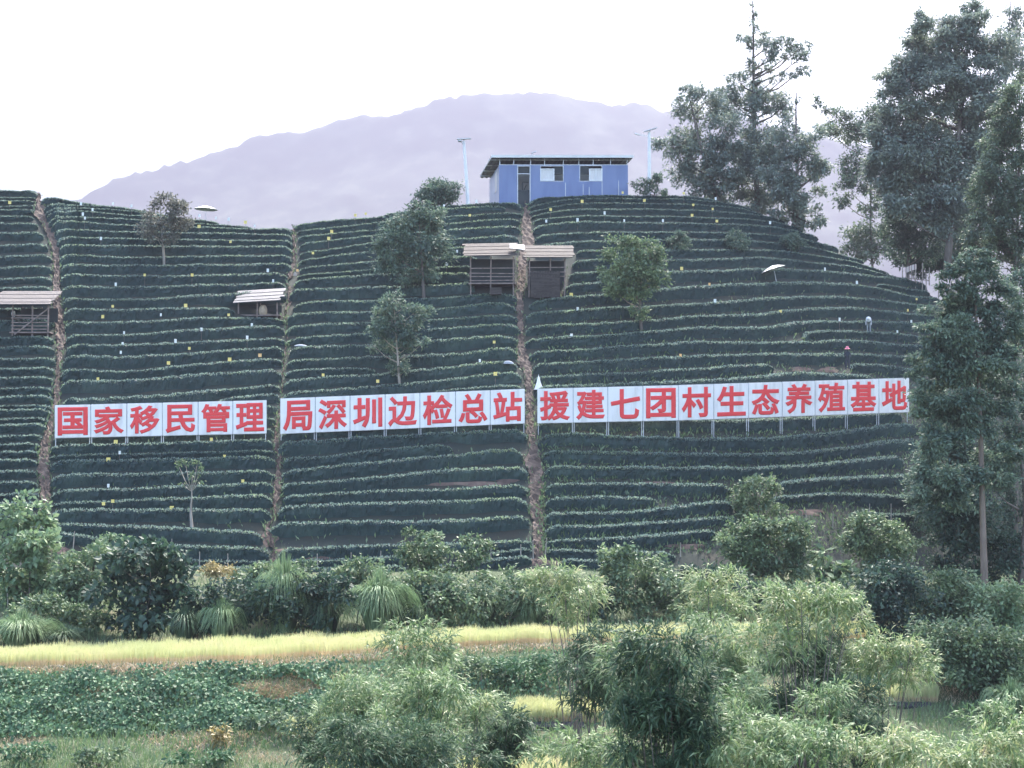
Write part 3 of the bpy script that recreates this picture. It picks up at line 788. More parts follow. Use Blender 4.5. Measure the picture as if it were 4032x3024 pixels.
T5c = [(480, 110, 24, 7), (520, 150, 30, 9), (430, 160, 24, 10), (380, 210, 20, 9), (470, 210, 40, 14), (540, 200, 24, 12), (350, 270, 18, 9), (420, 280, 36, 16), (500, 290, 40, 18), (580, 270, 30, 11), (360, 350, 36, 16), (450, 370, 44, 18),
       (540, 350, 36, 18), (620, 340, 28, 13), (650, 400, 30, 13), (270, 430, 16, 7), (330, 440, 36, 16), (430, 440, 44, 20), (540, 450, 44, 20), (630, 450, 32, 16), (330, 510, 36, 16), (420, 520, 44, 20), (520, 530, 44, 20), (610, 540, 36, 18),
       (280, 580, 34, 16), (370, 590, 44, 20), (470, 600, 44, 20), (570, 610, 40, 18), (240, 640, 18, 9), (310, 650, 36, 16), (400, 660, 44, 20), (540, 680, 44, 18), (250, 730, 20, 11), (330, 740, 44, 16), (430, 750, 44, 20), (550, 750, 44, 20),
       (250, 800, 16, 11), (340, 810, 44, 16), (440, 820, 40, 18), (560, 820, 40, 20), (450, 900, 36, 15), (540, 900, 24, 11), (320, 940, 28, 28), (290, 1000, 16, 24), (330, 1060, 32, 26), (440, 1050, 36, 9), (380, 1120, 38, 26),
       (240, 1150, 24, 12), (320, 1180, 38, 22), (420, 1160, 36, 24), (590, 1000, 34, 24), (580, 1090, 30, 20)]
plant("layered_tree", "tree with flat layered branches and a tall pale bare trunk", "tree", (2130, 1262), zz(T5c, 1865.3, 493.7, .496), "tree", L=.26, cov=4.6, trunk=.24, bark=M_tanbark, Y=94, limbs=False, top=(2104, 550), aspect=.45)

# --- trees among the tea
plant("grey_tree", "sparse greyish tree with a forked trunk beside the distant pavilion", "tree", (355, 572), [(330, 470, 24, 22), (355, 445, 22, 22), (385, 460, 22, 22), (320, 495, 18, 16), (355, 490, 28, 20), (390, 490, 18, 18), (345, 430, 12, 10), (375, 438, 14, 12), (340, 515, 18, 9), (375, 512, 18, 9), (398, 445, 9, 12)],
      "grey", L=.26, cov=1.6, trunk=.13, bark=M_palebark, fork=.25)
plant("round_tree", "big round-crowned tree leaning over the terraces left of the plank hut", "tree", (916, 645), [(850, 500, 34, 24), (880, 480, 34, 24), (925, 475, 36, 24), (948, 500, 16, 22), (835, 530, 24, 28), (870, 530, 40, 30), (920, 530, 38, 34), (850, 568, 34, 24), (900, 575, 38, 28), (943, 555, 15, 22), (870, 596, 28, 14), (915, 600, 22, 14), (905, 455, 28, 12), (938, 468, 22, 16)],
      "tree", L=.31, cov=2.0, trunk=.17, top=(905, 470), fork=.3)
plant("small_tree", "small tree with a tuft of leaves low on its forked trunk, above the sign", "tree", (864, 840), [(850, 650, 15, 14), (835, 665, 22, 15), (870, 665, 24, 16), (900, 672, 22, 15), (815, 685, 16, 15), (845, 690, 32, 22), (885, 695, 28, 24), (820, 720, 26, 18), (860, 725, 32, 22), (900, 725, 24, 20), (805, 745, 14, 10), (840, 745, 24, 12), (880, 750, 22, 12), (915, 740, 13, 9),
      (860, 780, 14, 13), (853, 795, 16, 12), (878, 797, 11, 13), (852, 808, 9, 8)], "tree", L=.29, cov=1.8, trunk=.12, bark=M_palebark, fork=.15)
plant("round_tree", "bright topped round tree right of the two plank huts", "tree", (1386, 714), [(1350, 530, 26, 18), (1380, 528, 32, 16), (1410, 545, 24, 18), (1330, 560, 26, 24), (1365, 565, 36, 26), (1405, 570, 30, 26), (1315, 590, 16, 18), (1345, 600, 34, 24), (1385, 605, 34, 26), (1422, 600, 15, 18), (1330, 630, 22, 12), (1365, 632, 28, 14), (1400, 628, 22, 14), (1385, 675, 15, 11), (1392, 690, 11, 9), (1372, 670, 12, 9)],
      "bush", L=.30, cov=2.0, trunk=.15, fork=.25)
for bx, lab in ((1465, "lone shrub among the tea rows just right of the bright topped round tree"), (1587, "lone shrub among the tea rows between two others under the tall stand"), (1710, "lone shrub among the tea rows nearest the crest's falling edge")):
    plant("shrub", lab, "shrub", (bx, 546), [(bx - 9, 522, 13, 11), (bx + 4, 514, 14, 11), (bx + 14, 526, 13, 10), (bx, 532, 16, 9)], "tree", L=.2, cov=2.4, trunk=.05, group="shrubs among the tea rows")
plant("crest_tree", "low dark tree half hidden behind the crest beside the tilted lamp post", "tree", (955, 446), [(950, 400, 24, 14), (930, 418, 28, 18), (968, 412, 26, 18), (950, 432, 42, 16), (915, 436, 16, 9), (985, 432, 16, 12)], "tree", L=.28, cov=2.7, trunk=.14, Y=150)
plant("crest_shrub", "dark shrub at the foot of the straight lamp post on the crest", "shrub", (1412, 424), [(1395, 403, 18, 12), (1420, 399, 15, 16), (1425, 386, 6, 9), (1386, 410, 12, 7), (1438, 412, 8, 8)], "tree", L=.26, cov=2.6, trunk=.07, Y=151)
plant("broken_tree", "nearly leafless lopped tree below the first sign run", "tree", (414, 1150), [(385, 1003, 8, 5), (400, 998, 8, 5), (426, 1003, 8, 6), (431, 1018, 6, 8), (394, 1044, 6, 3), (430, 1040, 7, 4), (415, 1030, 6, 6)], "bush", L=.2, cov=1.3, trunk=.13, bark=M_palebark, top=(414, 1055), fork=.85)
plant("leafy_shrub", "tall leafy shrub among the lowest tea rows below the last sign panels", "shrub", (1636, 1146), [(1610, 1050, 24, 15), (1645, 1045, 28, 15), (1668, 1065, 17, 20), (1620, 1085, 32, 24), (1655, 1095, 28, 24), (1635, 1120, 32, 18)], "bush", L=.26, cov=2.1, trunk=.07)

# --- bank of shrubs between the tea and the rice
SHR = [
    ("large pale leaved shrub at the picture's left edge", (62, 1310), [(45, 1100, 28, 18), (75, 1105, 24, 18), (20, 1120, 22, 18), (60, 1135, 38, 22), (90, 1140, 22, 22), (20, 1160, 34, 24), (60, 1170, 40, 24), (95, 1180, 28, 28), (30, 1210, 40, 28), (75, 1215, 36, 28), (108, 1225, 28, 28), (50, 1250, 50, 28), (15, 1250, 30, 28), (40, 1285, 44, 24)], "light", .34, 2.2),
    ("dark shrub with a ragged top beside the first dirt path's end", (185, 1330), [(170, 1200, 34, 18), (210, 1190, 24, 14), (150, 1232, 28, 28), (200, 1230, 34, 28), (180, 1270, 44, 30), (150, 1290, 36, 26), (215, 1300, 40, 30), (130, 1260, 24, 24)], "bush", .3, 2.4),
    ("big dark mound of large leaves left of the dry yellow bush", (310, 1378), [(240, 1210, 30, 18), (290, 1200, 38, 22), (330, 1190, 30, 20), (370, 1210, 34, 24), (260, 1240, 44, 34), (320, 1245, 50, 34), (378, 1250, 34, 34), (250, 1290, 50, 34), (320, 1300, 50, 34), (388, 1300, 30, 34), (290, 1340, 50, 28), (350, 1345, 40, 24)], "dark", .42, 2.3),
    ("dry yellow bush standing over the dark bank", (480, 1290), [(455, 1240, 24, 15), (480, 1238, 22, 17), (503, 1252, 13, 11), (465, 1226, 15, 9)], "dry", .2, 2.2),
    ("dark weedy shrub under the dry yellow bush", (490, 1378), [(430, 1300, 36, 34), (480, 1318, 38, 38), (520, 1295, 34, 38), (450, 1345, 38, 22), (560, 1305, 34, 38)], "dark", .28, 2.3),
    ("dark shrub between the two reed tufts at the rice edge", (670, 1368), [(650, 1290, 38, 38), (700, 1310, 38, 38), (735, 1285, 26, 32), (690, 1265, 38, 22), (610, 1312, 36, 36), (645, 1340, 48, 22)], "dark", .28, 2.3),
    ("light tipped shrub growing up to the thick lowest hedge", (915, 1275), [(895, 1160, 22, 14), (930, 1165, 24, 14), (915, 1185, 34, 18), (943, 1195, 22, 13), (900, 1212, 38, 28), (932, 1232, 38, 28)], "bush", .3, 2.2),
    ("small light tipped shrub left of the central path's foot", (1026, 1270), [(1000, 1165, 16, 10), (1035, 1170, 16, 12), (1055, 1180, 12, 9), (1020, 1197, 30, 16), (1030, 1228, 36, 24)], "bush", .28, 1.8),
    ("dark tangled shrub behind the rice right of the big reed tuft", (950, 1350), [(900, 1282, 38, 34), (950, 1300, 42, 34), (990, 1272, 38, 34), (1030, 1292, 42, 34), (940, 1252, 34, 22), (985, 1322, 44, 20)], "bush", .26, 2.3),
    ("dark tangled shrub at the foot of the central path", (1095, 1348), [(1075, 1272, 38, 28), (1115, 1292, 38, 34), (1080, 1322, 48, 22), (1132, 1265, 22, 22), (1160, 1300, 30, 30)], "bush", .26, 2.3),
    ("dark shrub hung with grass right of the pale bamboo crown", (1380, 1340), [(1330, 1210, 30, 24), (1370, 1225, 40, 26), (1320, 1250, 30, 30), (1370, 1270, 44, 34), (1420, 1260, 40, 34), (1340, 1300, 44, 26), (1420, 1305, 44, 26), (1460, 1270, 34, 34), (1480, 1300, 36, 26)], "bush", .28, 2.3),
    ("dense dark shrub with a pale flowered top under the leafy shrub", (1660, 1275), [(1579, 1144, 22, 15), (1636, 1130, 32, 15), (1661, 1142, 28, 15), (1726, 1140, 38, 17), (1575, 1172, 24, 20), (1640, 1165, 48, 28), (1703, 1168, 48, 28), (1604, 1199, 42, 28), (1675, 1202, 48, 32), (1726, 1200, 38, 32), (1620, 1235, 44, 24), (1690, 1240, 48, 24)], "bush", .27, 2.3),
    ("rounded bright shrub below the last tea row, left of the pale trunk", (1900, 1290), [(1874, 1130, 32, 18), (1906, 1144, 28, 18), (1853, 1142, 24, 16), (1888, 1167, 48, 24), (1934, 1164, 34, 22), (1867, 1188, 38, 28), (1917, 1192, 48, 28), (1957, 1180, 34, 22), (1888, 1217, 48, 32), (1941, 1217, 48, 32), (1900, 1255, 50, 26)], "bush", .27, 2.3),
    ("plant with very large round leaves in the middle of the right bank", (1795, 1310), [(1777, 1196, 13, 9), (1789, 1210, 22, 12), (1782, 1231, 32, 18), (1810, 1228, 28, 18), (1826, 1238, 13), (1764, 1245, 28, 18), (1803, 1249, 34, 16), (1790, 1272, 34, 18)], "bush", .55, 1.3),
    ("dark shrub at the foot of the pale bare trunk", (2110, 1290), [(2040, 1105, 46, 36), (2095, 1130, 36, 40), (2060, 1165, 40, 30), (2175, 1190, 42, 36), (2100, 1200, 44, 34), (2150, 1230, 44, 34), (2070, 1225, 44, 30)], "dark", .27, 2.3),
    ("spreading green shrub in front of the pale bare trunk", (2060, 1380), [(2013, 1257, 56, 28), (2066, 1272, 56, 32), (2101, 1293, 48, 28), (1995, 1318, 56, 36), (2048, 1340, 48, 36), (2000, 1290, 40, 30), (2105, 1330, 50, 36)], "bush", .25, 2.4),
    ("pale green shrub at the picture's right edge beyond the small rice plot", (2180, 1400), [(2155, 1293, 56, 32), (2190, 1307, 38, 36), (2179, 1350, 48, 36), (2150, 1345, 50, 36), (2195, 1390, 40, 36)], "light", .25, 2.2),
    ("dark green shrub mass between the round leaved plant and the right bamboo", (1940, 1400), [(1924, 1238, 48, 28), (1955, 1260, 48, 32), (1906, 1274, 56, 32), (1941, 1307, 56, 36), (1924, 1343, 56, 36), (1960, 1365, 50, 36), (1890, 1320, 40, 36), (1985, 1400, 50, 36)], "dark", .25, 2.4),
    ("dark leafy shrub under the right edge above the grassy mound", (2110, 1500), [(2048, 1380, 56, 38), (2101, 1391, 56, 38), (2160, 1395, 56, 42), (2030, 1423, 56, 36), (2094, 1426, 56, 40), (2165, 1428, 56, 40), (2066, 1460, 56, 32), (2137, 1458, 56, 34), (2190, 1470, 46, 36)], "bush", .23, 2.4),
    ("low dark shrub right of the largest reed tuft's foot", (895, 1350), [(890, 1305, 26, 26), (905, 1295, 26, 30), (895, 1328, 30, 20)], "dark", .26, 2.3),
    ("dark shrub behind the largest reed tuft", (770, 1345), [(745, 1240, 30, 26), (790, 1232, 34, 24), (770, 1265, 40, 30), (830, 1255, 34, 26)], "bush", .26, 2.2),
    ("shrub hung with creepers under the shelter path's end", (590, 1340), [(560, 1240, 34, 24), (600, 1250, 36, 28), (640, 1240, 30, 24), (580, 1280, 44, 30), (540, 1265, 34, 28)], "bush", .26, 2.2),
    ("green shrub between the left reeds and the dark mound", (150, 1375), [(110, 1320, 40, 26), (150, 1330, 40, 24), (190, 1345, 40, 20), (80, 1320, 36, 24), (220, 1355, 34, 16)], "bush", .24, 2.2),
    ("dark shrub filling the bank under the pale bamboo crown", (1230, 1345), [(1190, 1290, 38, 28), (1230, 1275, 40, 28), (1270, 1285, 40, 30), (1300, 1310, 36, 26), (1240, 1320, 50, 20)], "dark", .26, 2.3),
    ("dark shrub on the bank behind the end of the rice strip", (1560, 1330), [(1490, 1260, 36, 24), (1530, 1250, 40, 28), (1580, 1262, 40, 28), (1540, 1295, 50, 24), (1620, 1290, 40, 26)], "dark", .26, 2.3),
    ("shrub behind the rice strip left of the spreading bank", (1700, 1345), [(1650, 1285, 40, 24), (1700, 1280, 44, 26), (1750, 1300, 44, 26), (1680, 1315, 46, 20), (1830, 1290, 40, 30), (1800, 1320, 46, 22)], "bush", .26, 2.3),
    ("low shrub with red tinged tips before the second tea block", (270, 1225), [(240, 1170, 22, 12), (280, 1178, 24, 12), (225, 1190, 24, 14), (265, 1198, 30, 14)], "light", .24, 1.8),
    ("dark shrub behind the layered tree's lower branches", (2010, 1170), [(1990, 1060, 30, 30), (2030, 1040, 30, 30), (2010, 1100, 36, 34), (2050, 1090, 34, 34), (1995, 1140, 34, 26)], "tree", .24, 2.2),
]
for lab, base, cl, lf, L, cov in SHR:
    plant("shrub", lab, "shrub", base, cl, lf, L=L, cov=cov, trunk=.05, deep=.8, aspect=.6 if L > .3 else .5)

# --- bamboo and bushes near the camera
BAM = [
    ("bamboo clump rising in front of the long rice strip", (905, 1500), 62, [(870, 1357, 32, 12), (905, 1370, 46, 20), (880, 1392, 42, 22), (938, 1397, 38, 24), (900, 1422, 46, 20), (958, 1427, 28, 14), (930, 1450, 50, 24), (880, 1455, 40, 22)], "bamboo"),
    ("feathery bamboo clump furthest left, in front of the mown bank", (780, 1640), 50, [(770, 1475, 34, 18), (740, 1497, 28, 20), (800, 1497, 42, 24), (837, 1505, 38, 22), (762, 1519, 38, 24), (807, 1534, 48, 22), (740, 1542, 38, 22), (720, 1520, 24, 20)], "bamboo"),
    ("feathery bamboo clump below the one on the long rice strip", (910, 1650), 47, [(904, 1475, 38, 22), (941, 1471, 34, 18), (973, 1480, 34, 18), (889, 1505, 42, 28), (934, 1505, 48, 28), (976, 1505, 34, 22), (911, 1534, 48, 28), (881, 1560, 48, 28), (837, 1557, 38, 28)], "bamboo"),
    ("tan tipped bamboo left of the middle rice plot", (1012, 1620), 50, [(1000, 1516, 34, 16), (1038, 1519, 38, 16), (982, 1542, 38, 15), (1030, 1545, 28, 15), (1005, 1532, 38, 16)], "bambooT"),
    ("dark leafy bush under the tan tipped bamboo", (1070, 1650), 52, [(1053, 1549, 38, 24), (1097, 1557, 34, 24), (1030, 1579, 48, 24), (1086, 1583, 48, 24), (1060, 1605, 50, 22)], "bambooD"),
    ("low dark bush along the bottom edge left of centre", (830, 1700), 44, [(770, 1572, 48, 18), (826, 1594, 56, 24), (751, 1616, 56, 24), (900, 1602, 56, 24), (700, 1631, 46, 22), (807, 1635, 56, 24), (919, 1635, 56, 24), (990, 1618, 46, 24), (860, 1650, 60, 20)], "bambooD"),
    ("pale topped bamboo crown on a single dark stem", (1246, 1500), 66, [(1180, 1250, 34, 16), (1215, 1245, 38, 20), (1250, 1255, 34, 20), (1280, 1267, 24, 18), (1170, 1272, 32, 18), (1220, 1287, 42, 24), (1265, 1292, 38, 22), (1210, 1317, 34, 18), (1245, 1327, 34, 18), (1236, 1346, 20, 12)], "bambooT"),
    ("dark narrow bamboo below the single stemmed crown", (1290, 1600), 58, [(1260, 1392, 28, 22), (1280, 1422, 34, 24), (1250, 1442, 28, 24), (1300, 1452, 38, 28), (1270, 1482, 38, 24), (1310, 1492, 34, 24), (1285, 1520, 40, 24), (1300, 1370, 26, 16), (1270, 1368, 14, 10)], "bambooD"),
    ("largest dark bamboo with drooping leaves in the middle foreground", (1440, 1760), 38, [(1390, 1377, 42, 20), (1440, 1382, 42, 24), (1470, 1412, 38, 28), (1400, 1412, 48, 28), (1360, 1452, 38, 24), (1420, 1452, 56, 28), (1480, 1462, 48, 32), (1380, 1492, 48, 28), (1440, 1502, 56, 34), (1500, 1502, 48, 36), (1340, 1532, 38, 28), (1400, 1542, 56, 36), (1470, 1562, 56, 36), (1520, 1552, 38, 36), (1430, 1602, 66, 36), (1500, 1612, 56, 36), (1370, 1592, 48, 34)], "bambooD"),
    ("pale bamboo standing at the end of the long rice strip", (1536, 1430), 62, [(1530, 1242, 32, 18), (1570, 1252, 32, 20), (1588, 1277, 24, 18), (1525, 1277, 32, 22), (1560, 1302, 42, 22), (1520, 1312, 28, 18), (1588, 1312, 28, 16), (1545, 1337, 34, 16)], "bambooT"),
    ("broad light bamboo below the pale bamboo", (1590, 1600), 54, [(1560, 1372, 44, 18), (1610, 1385, 40, 20), (1540, 1405, 44, 24), (1590, 1425, 50, 26), (1630, 1450, 40, 26), (1560, 1455, 50, 26), (1600, 1490, 50, 26), (1540, 1345, 40, 16), (1510, 1380, 30, 22)], "bamboo"),
    ("widest pale bamboo crown arching over dark foliage on the right", (1742, 1640), 48, [(1690, 1292, 28, 18), (1730, 1287, 34, 20), (1770, 1282, 34, 20), (1810, 1292, 34, 22), (1848, 1302, 22, 18), (1700, 1322, 38, 24), (1750, 1322, 48, 26), (1800, 1327, 48, 26), (1842, 1332, 28, 18), (1680, 1352, 34, 22), (1720, 1362, 42, 22), (1650, 1392, 42, 26), (1690, 1402, 38, 24)], "bambooT"),
    ("dark foliage under the widest pale bamboo crown", (1720, 1640), 51, [(1725, 1402, 48, 30), (1765, 1382, 46, 30), (1690, 1442, 48, 32), (1740, 1442, 56, 36), (1785, 1420, 38, 32), (1665, 1482, 46, 32), (1720, 1492, 48, 32), (1680, 1520, 46, 26)], "bambooD"),
    ("pale flat topped bamboo in front of the right rice plot", (1900, 1640), 50, [(1850, 1402, 34, 16), (1890, 1397, 34, 18), (1930, 1392, 34, 18), (1968, 1402, 28, 16), (1870, 1432, 42, 22), (1920, 1427, 48, 24), (1968, 1432, 38, 24), (1996, 1452, 22, 16), (1900, 1452, 38, 18), (1950, 1457, 38, 16)], "bambooT"),
    ("dark bush under the flat topped bamboo", (1850, 1660), 46, [(1830, 1502, 38, 24), (1870, 1512, 38, 28), (1820, 1542, 48, 28), (1878, 1552, 38, 24), (1850, 1575, 50, 22)], "bambooD"),
    ("green bamboo along the bottom edge right of the dark one", (1660, 1790), 38, [(1600, 1562, 56, 28), (1660, 1592, 56, 28), (1560, 1602, 48, 28), (1640, 1632, 66, 28), (1720, 1592, 48, 24), (1580, 1642, 56, 24), (1780, 1602, 56, 22), (1740, 1632, 66, 24)], "bamboo"),
    ("pale leafy mass in the bottom right corner", (1990, 1790), 38, [(1850, 1602, 56, 22), (1930, 1602, 56, 22), (1900, 1632, 66, 22), (1990, 1622, 56, 22), (2060, 1622, 56, 22), (2130, 1612, 56, 22), (2180, 1592, 38, 22), (2000, 1642, 66, 18), (2100, 1645, 66, 18), (2190, 1635, 40, 24)], "bambooT"),
    ("green bamboo along the bottom edge below the middle rice plot", (1270, 1790), 40, [(1250, 1602, 48, 22), (1310, 1592, 48, 22), (1350, 1632, 48, 24), (1200, 1632, 48, 22), (1270, 1642, 56, 22)], "bamboo"),
    ("dark bush between the small left rice plot and the feathery bamboo", (700, 1640), 52, [(680, 1560, 34, 18), (715, 1545, 34, 20), (690, 1585, 40, 18), (735, 1575, 36, 18)], "bambooD"),
    ("light bamboo spray behind the largest dark bamboo", (1400, 1560), 56, [(1320, 1400, 34, 20), (1350, 1385, 34, 18), (1345, 1425, 38, 24), (1320, 1455, 36, 24)], "bamboo"),
    ("light green bamboo beside the dark bush under the flat topped one", (1790, 1720), 45, [(1760, 1520, 36, 20), (1790, 1505, 36, 22), (1770, 1555, 46, 22), (1800, 1575, 44, 20), (1740, 1560, 40, 22)], "bamboo"),
    ("light bamboo between the largest dark bamboo and the widest pale one", (1620, 1700), 46, [(1590, 1500, 36, 20), (1620, 1490, 36, 22), (1600, 1530, 44, 24), (1640, 1540, 40, 24), (1580, 1545, 40, 22)], "bamboo"),
    ("leafy bush low at the right edge of the frame", (2150, 1760), 40, [(2110, 1570, 40, 22), (2150, 1560, 44, 24), (2190, 1550, 40, 26), (2130, 1595, 50, 22), (2185, 1600, 46, 22)], "bamboo"),
]
for lab, base, Yb, cl, lf in BAM:
    small = "bush" in lab
    plant("bush" if small else "bamboo", lab, "bush" if small else "bamboo", base, cl, lf, L=.235 if Yb < 55 else .29, cov=1.3 if lf != "bambooD" else 1.8, Y=Yb, kind="bamboo", aspect=.155, deep=.8)


def reed(label, x, y, rx, hgt, leaf, nb=520, name="reed_tuft"):
    """arching tuft of long blades; x, y base in view units, rx half spread, hgt height in view units"""
    nb = int(nb * 1.7)
    X, Yp = x * K, y * K
    Y = float(D(X, Yp)); b = P(X, Yp, Y); s_ = pxm(Y)
    H = hgt * K / s_; Rr = 1.25 * rx * K / s_
    az = rng.uniform(0, 2 * np.pi, nb); f = rng.random(nb) ** .8
    hh = H * rng.uniform(.6, 1.1, nb)
    st = b + np.stack([np.cos(az), np.sin(az), np.zeros(nb)], 1) * (f * .35 * Rr)[:, None]
    o = np.stack([np.cos(az), np.sin(az), np.zeros(nb)], 1)
    V = []
    for t in (0, .3, .58, .8, 1.0):
        c = st + o * (Rr * f * t ** 1.25)[:, None]
        c[:, 2] += hh * ((1.3 + .9 * f) * t - (.35 + 1.6 * f) * t * t)
        V.append(c)
    V = np.stack(V, 1)
    sd_ = np.stack([-np.sin(az + .6), np.cos(az + .6), np.zeros(nb)], 1)[:, None]
    wd = (.028 * np.array([.8, 1, .8, .5, .05]))[None, :, None]
    VV = np.stack([V - sd_ * wd, V + sd_ * wd], 2).reshape(nb, 10, 3)
    k = np.arange(4)
    F = np.stack([2 * k, 2 * k + 1, 2 * k + 3, 2 * k + 2], 1)
    F = (F[None] + (np.arange(nb) * 10)[:, None, None]).reshape(-1, 4)
    o_ = MB().add(VV, F).build(name, LEAF[leaf], origin=b)
    tag(o_, label, "reed grass", "reed tufts on the bank")


reed("largest fountain shaped reed tuft at the rice edge", 820, 1366, 62, 150, "reed", 1300)
reed("tall pale reed tuft below the shelter path's end", 612, 1366, 52, 190, "reed", 900)
reed("low spreading reed tuft at the bottom left of the bank", 45, 1398, 62, 90, "reed", 800)
reed("low reed tuft right of the spreading one, on the mown slope", 135, 1392, 46, 50, "reedD", 420)
reed("drooping reed tuft under the dry yellow bush", 478, 1386, 38, 110, "reed", 520)
reed("dark reed tuft between the dark mound and the drooping one", 400, 1384, 40, 90, "reedD", 420)
reed("dark reed tuft left of the largest one", 705, 1366, 44, 110, "reedD", 420)
reed("reed tuft just right of the largest one", 905, 1356, 40, 80, "reedD", 380)
reed("reed tuft at the rice edge below the central path", 1140, 1346, 54, 80, "reed", 520)
reed("reed tuft hanging from the bank right of the pale bamboo crown", 1445, 1300, 44, 86, "reed", 460)
reed("short reed tuft beside the thin bank posts", 700, 1275, 34, 48, "reed", 320)
reed("reed tuft on the shoulder of the big pale shrub", 110, 1300, 40, 90, "reedD", 360)
reed("reed tuft low in the gap between the tangled shrubs", 1045, 1345, 46, 84, "reedD", 420)
reed("reed tuft at the right edge beside the grassy mound", 2185, 1560, 46, 110, "reed", 420)
reed("reed tuft on top of the dark bank near the shelter path's end", 560, 1300, 36, 70, "reedD", 340)

for lab, base, cl, lf in (
    ("pinkish dry bush on the mown bank above the bottom left grass", (478, 1615), [(470, 1580, 12, 16), (486, 1584, 12, 14), (476, 1600, 18, 10)], "dry"),
    ("low leafy weed bush at the bottom edge, furthest left", (60, 1660), [(30, 1625, 34, 12), (70, 1620, 36, 12), (50, 1640, 40, 10)], "vine"),
    ("low leafy weed bush at the bottom edge beside the bank of creeper", (210, 1665), [(180, 1632, 32, 10), (225, 1626, 34, 12), (205, 1646, 40, 10)], "bush"),
    ("low leafy weed bush at the bottom edge below the pinkish dry bush", (440, 1668), [(400, 1640, 34, 10), (450, 1634, 38, 12), (485, 1644, 30, 10)], "vine"),
    ("low weed bush between the mown patch and the feathery bamboo", (600, 1600), [(560, 1560, 34, 12), (605, 1552, 38, 14), (640, 1566, 30, 12)], "bush"),
    ("dark weed bush below the mown brown patch", (640, 1560), [(620, 1530, 34, 10), (660, 1524, 34, 12), (690, 1535, 26, 10)], "vine"),
    ("weed bush on the bank between the rice strip and the middle rice plot", (1130, 1490), [(1090, 1440, 38, 18), (1135, 1432, 40, 20), (1175, 1445, 34, 18), (1120, 1465, 50, 16)], "vine"),
    ("green weed bush on the bank right of the bamboo by the rice strip", (1040, 1490), [(1000, 1450, 34, 18), (1040, 1440, 38, 20), (1065, 1460, 30, 18)], "bush")):
    plant("bush", lab, "bush", base, cl, lf, L=.2, cov=1.7, trunk=.03, deep=.8, aspect=.55)

# ---------------------------------------------------------------- ground cover: rice, creeper, grass


def strip_points(n, xa, xb, yb, yf):
    """random ground points between two photo-row curves (view units functions)"""
    x = rng.uniform(xa, xb, n) * K
    t = rng.random(n)
    a = yb(x / K) * K; b = yf(x / K) * K
    Ya, Yb = D(x, a), D(x, b)
    Yd = Ya + (Yb - Ya) * t
    # same column, interpolate along the ground strip
    A = P(x, a, Ya); B = P(x, b, Yb)
    return A + (B - A) * t[:, None]


def blades(p, h, wd, mats, name, split=None, lean=.25, label=None, cat=None):
    n = len(p)
    if split: h = h * (1 + .13 * vnoise(p, 1.3) + .10 * vnoise(p + 5, 3.1))
    az = rng.uniform(0, 2 * np.pi, n)
    sdv = np.stack([np.cos(az), np.sin(az) * .6, np.zeros(n)], 1) * (np.asarray(wd) / 2 if np.ndim(wd) == 0 else wd[:, None] / 2)
    ln = rng.normal(0, lean, (n, 3)) * h[:, None]; ln[:, 2] = 0
    up = np.array([0, 0, 1.])
    m1 = p + ln * .25 + up * (h * (.42 if split else .45))[:, None]; m2 = p + ln * .55 + up * (h * .82)[:, None]; m3 = p + ln + up * (h * rng.uniform(.86, 1.05, n))[:, None]
    V = np.stack([p - sdv * .6, p + sdv * .6, m1 + sdv, m1 - sdv, m2 + sdv * .9, m2 - sdv * .9, m3, m3], 1)
    V[:, 7] += sdv * .2
    o = np.arange(n) * 8
    F = np.concatenate([np.stack([o, o + 1, o + 2, o + 3], 1), np.stack([o + 3, o + 2, o + 4, o + 5], 1), np.stack([o + 5, o + 4, o + 7, o + 6], 1)])
    M = np.concatenate([np.zeros(n), np.full(n, 1 if split else 0), np.full(n, 1 if split else 0)])
    ob = MB().add(V.reshape(-1, 3), F, M).build(name, mats)
    return tag(ob, label, cat, kind='stuff')


def lin(*pts):
    a, b = zip(*pts)
    return lambda x: np.interp(x, a, b)


PW = []


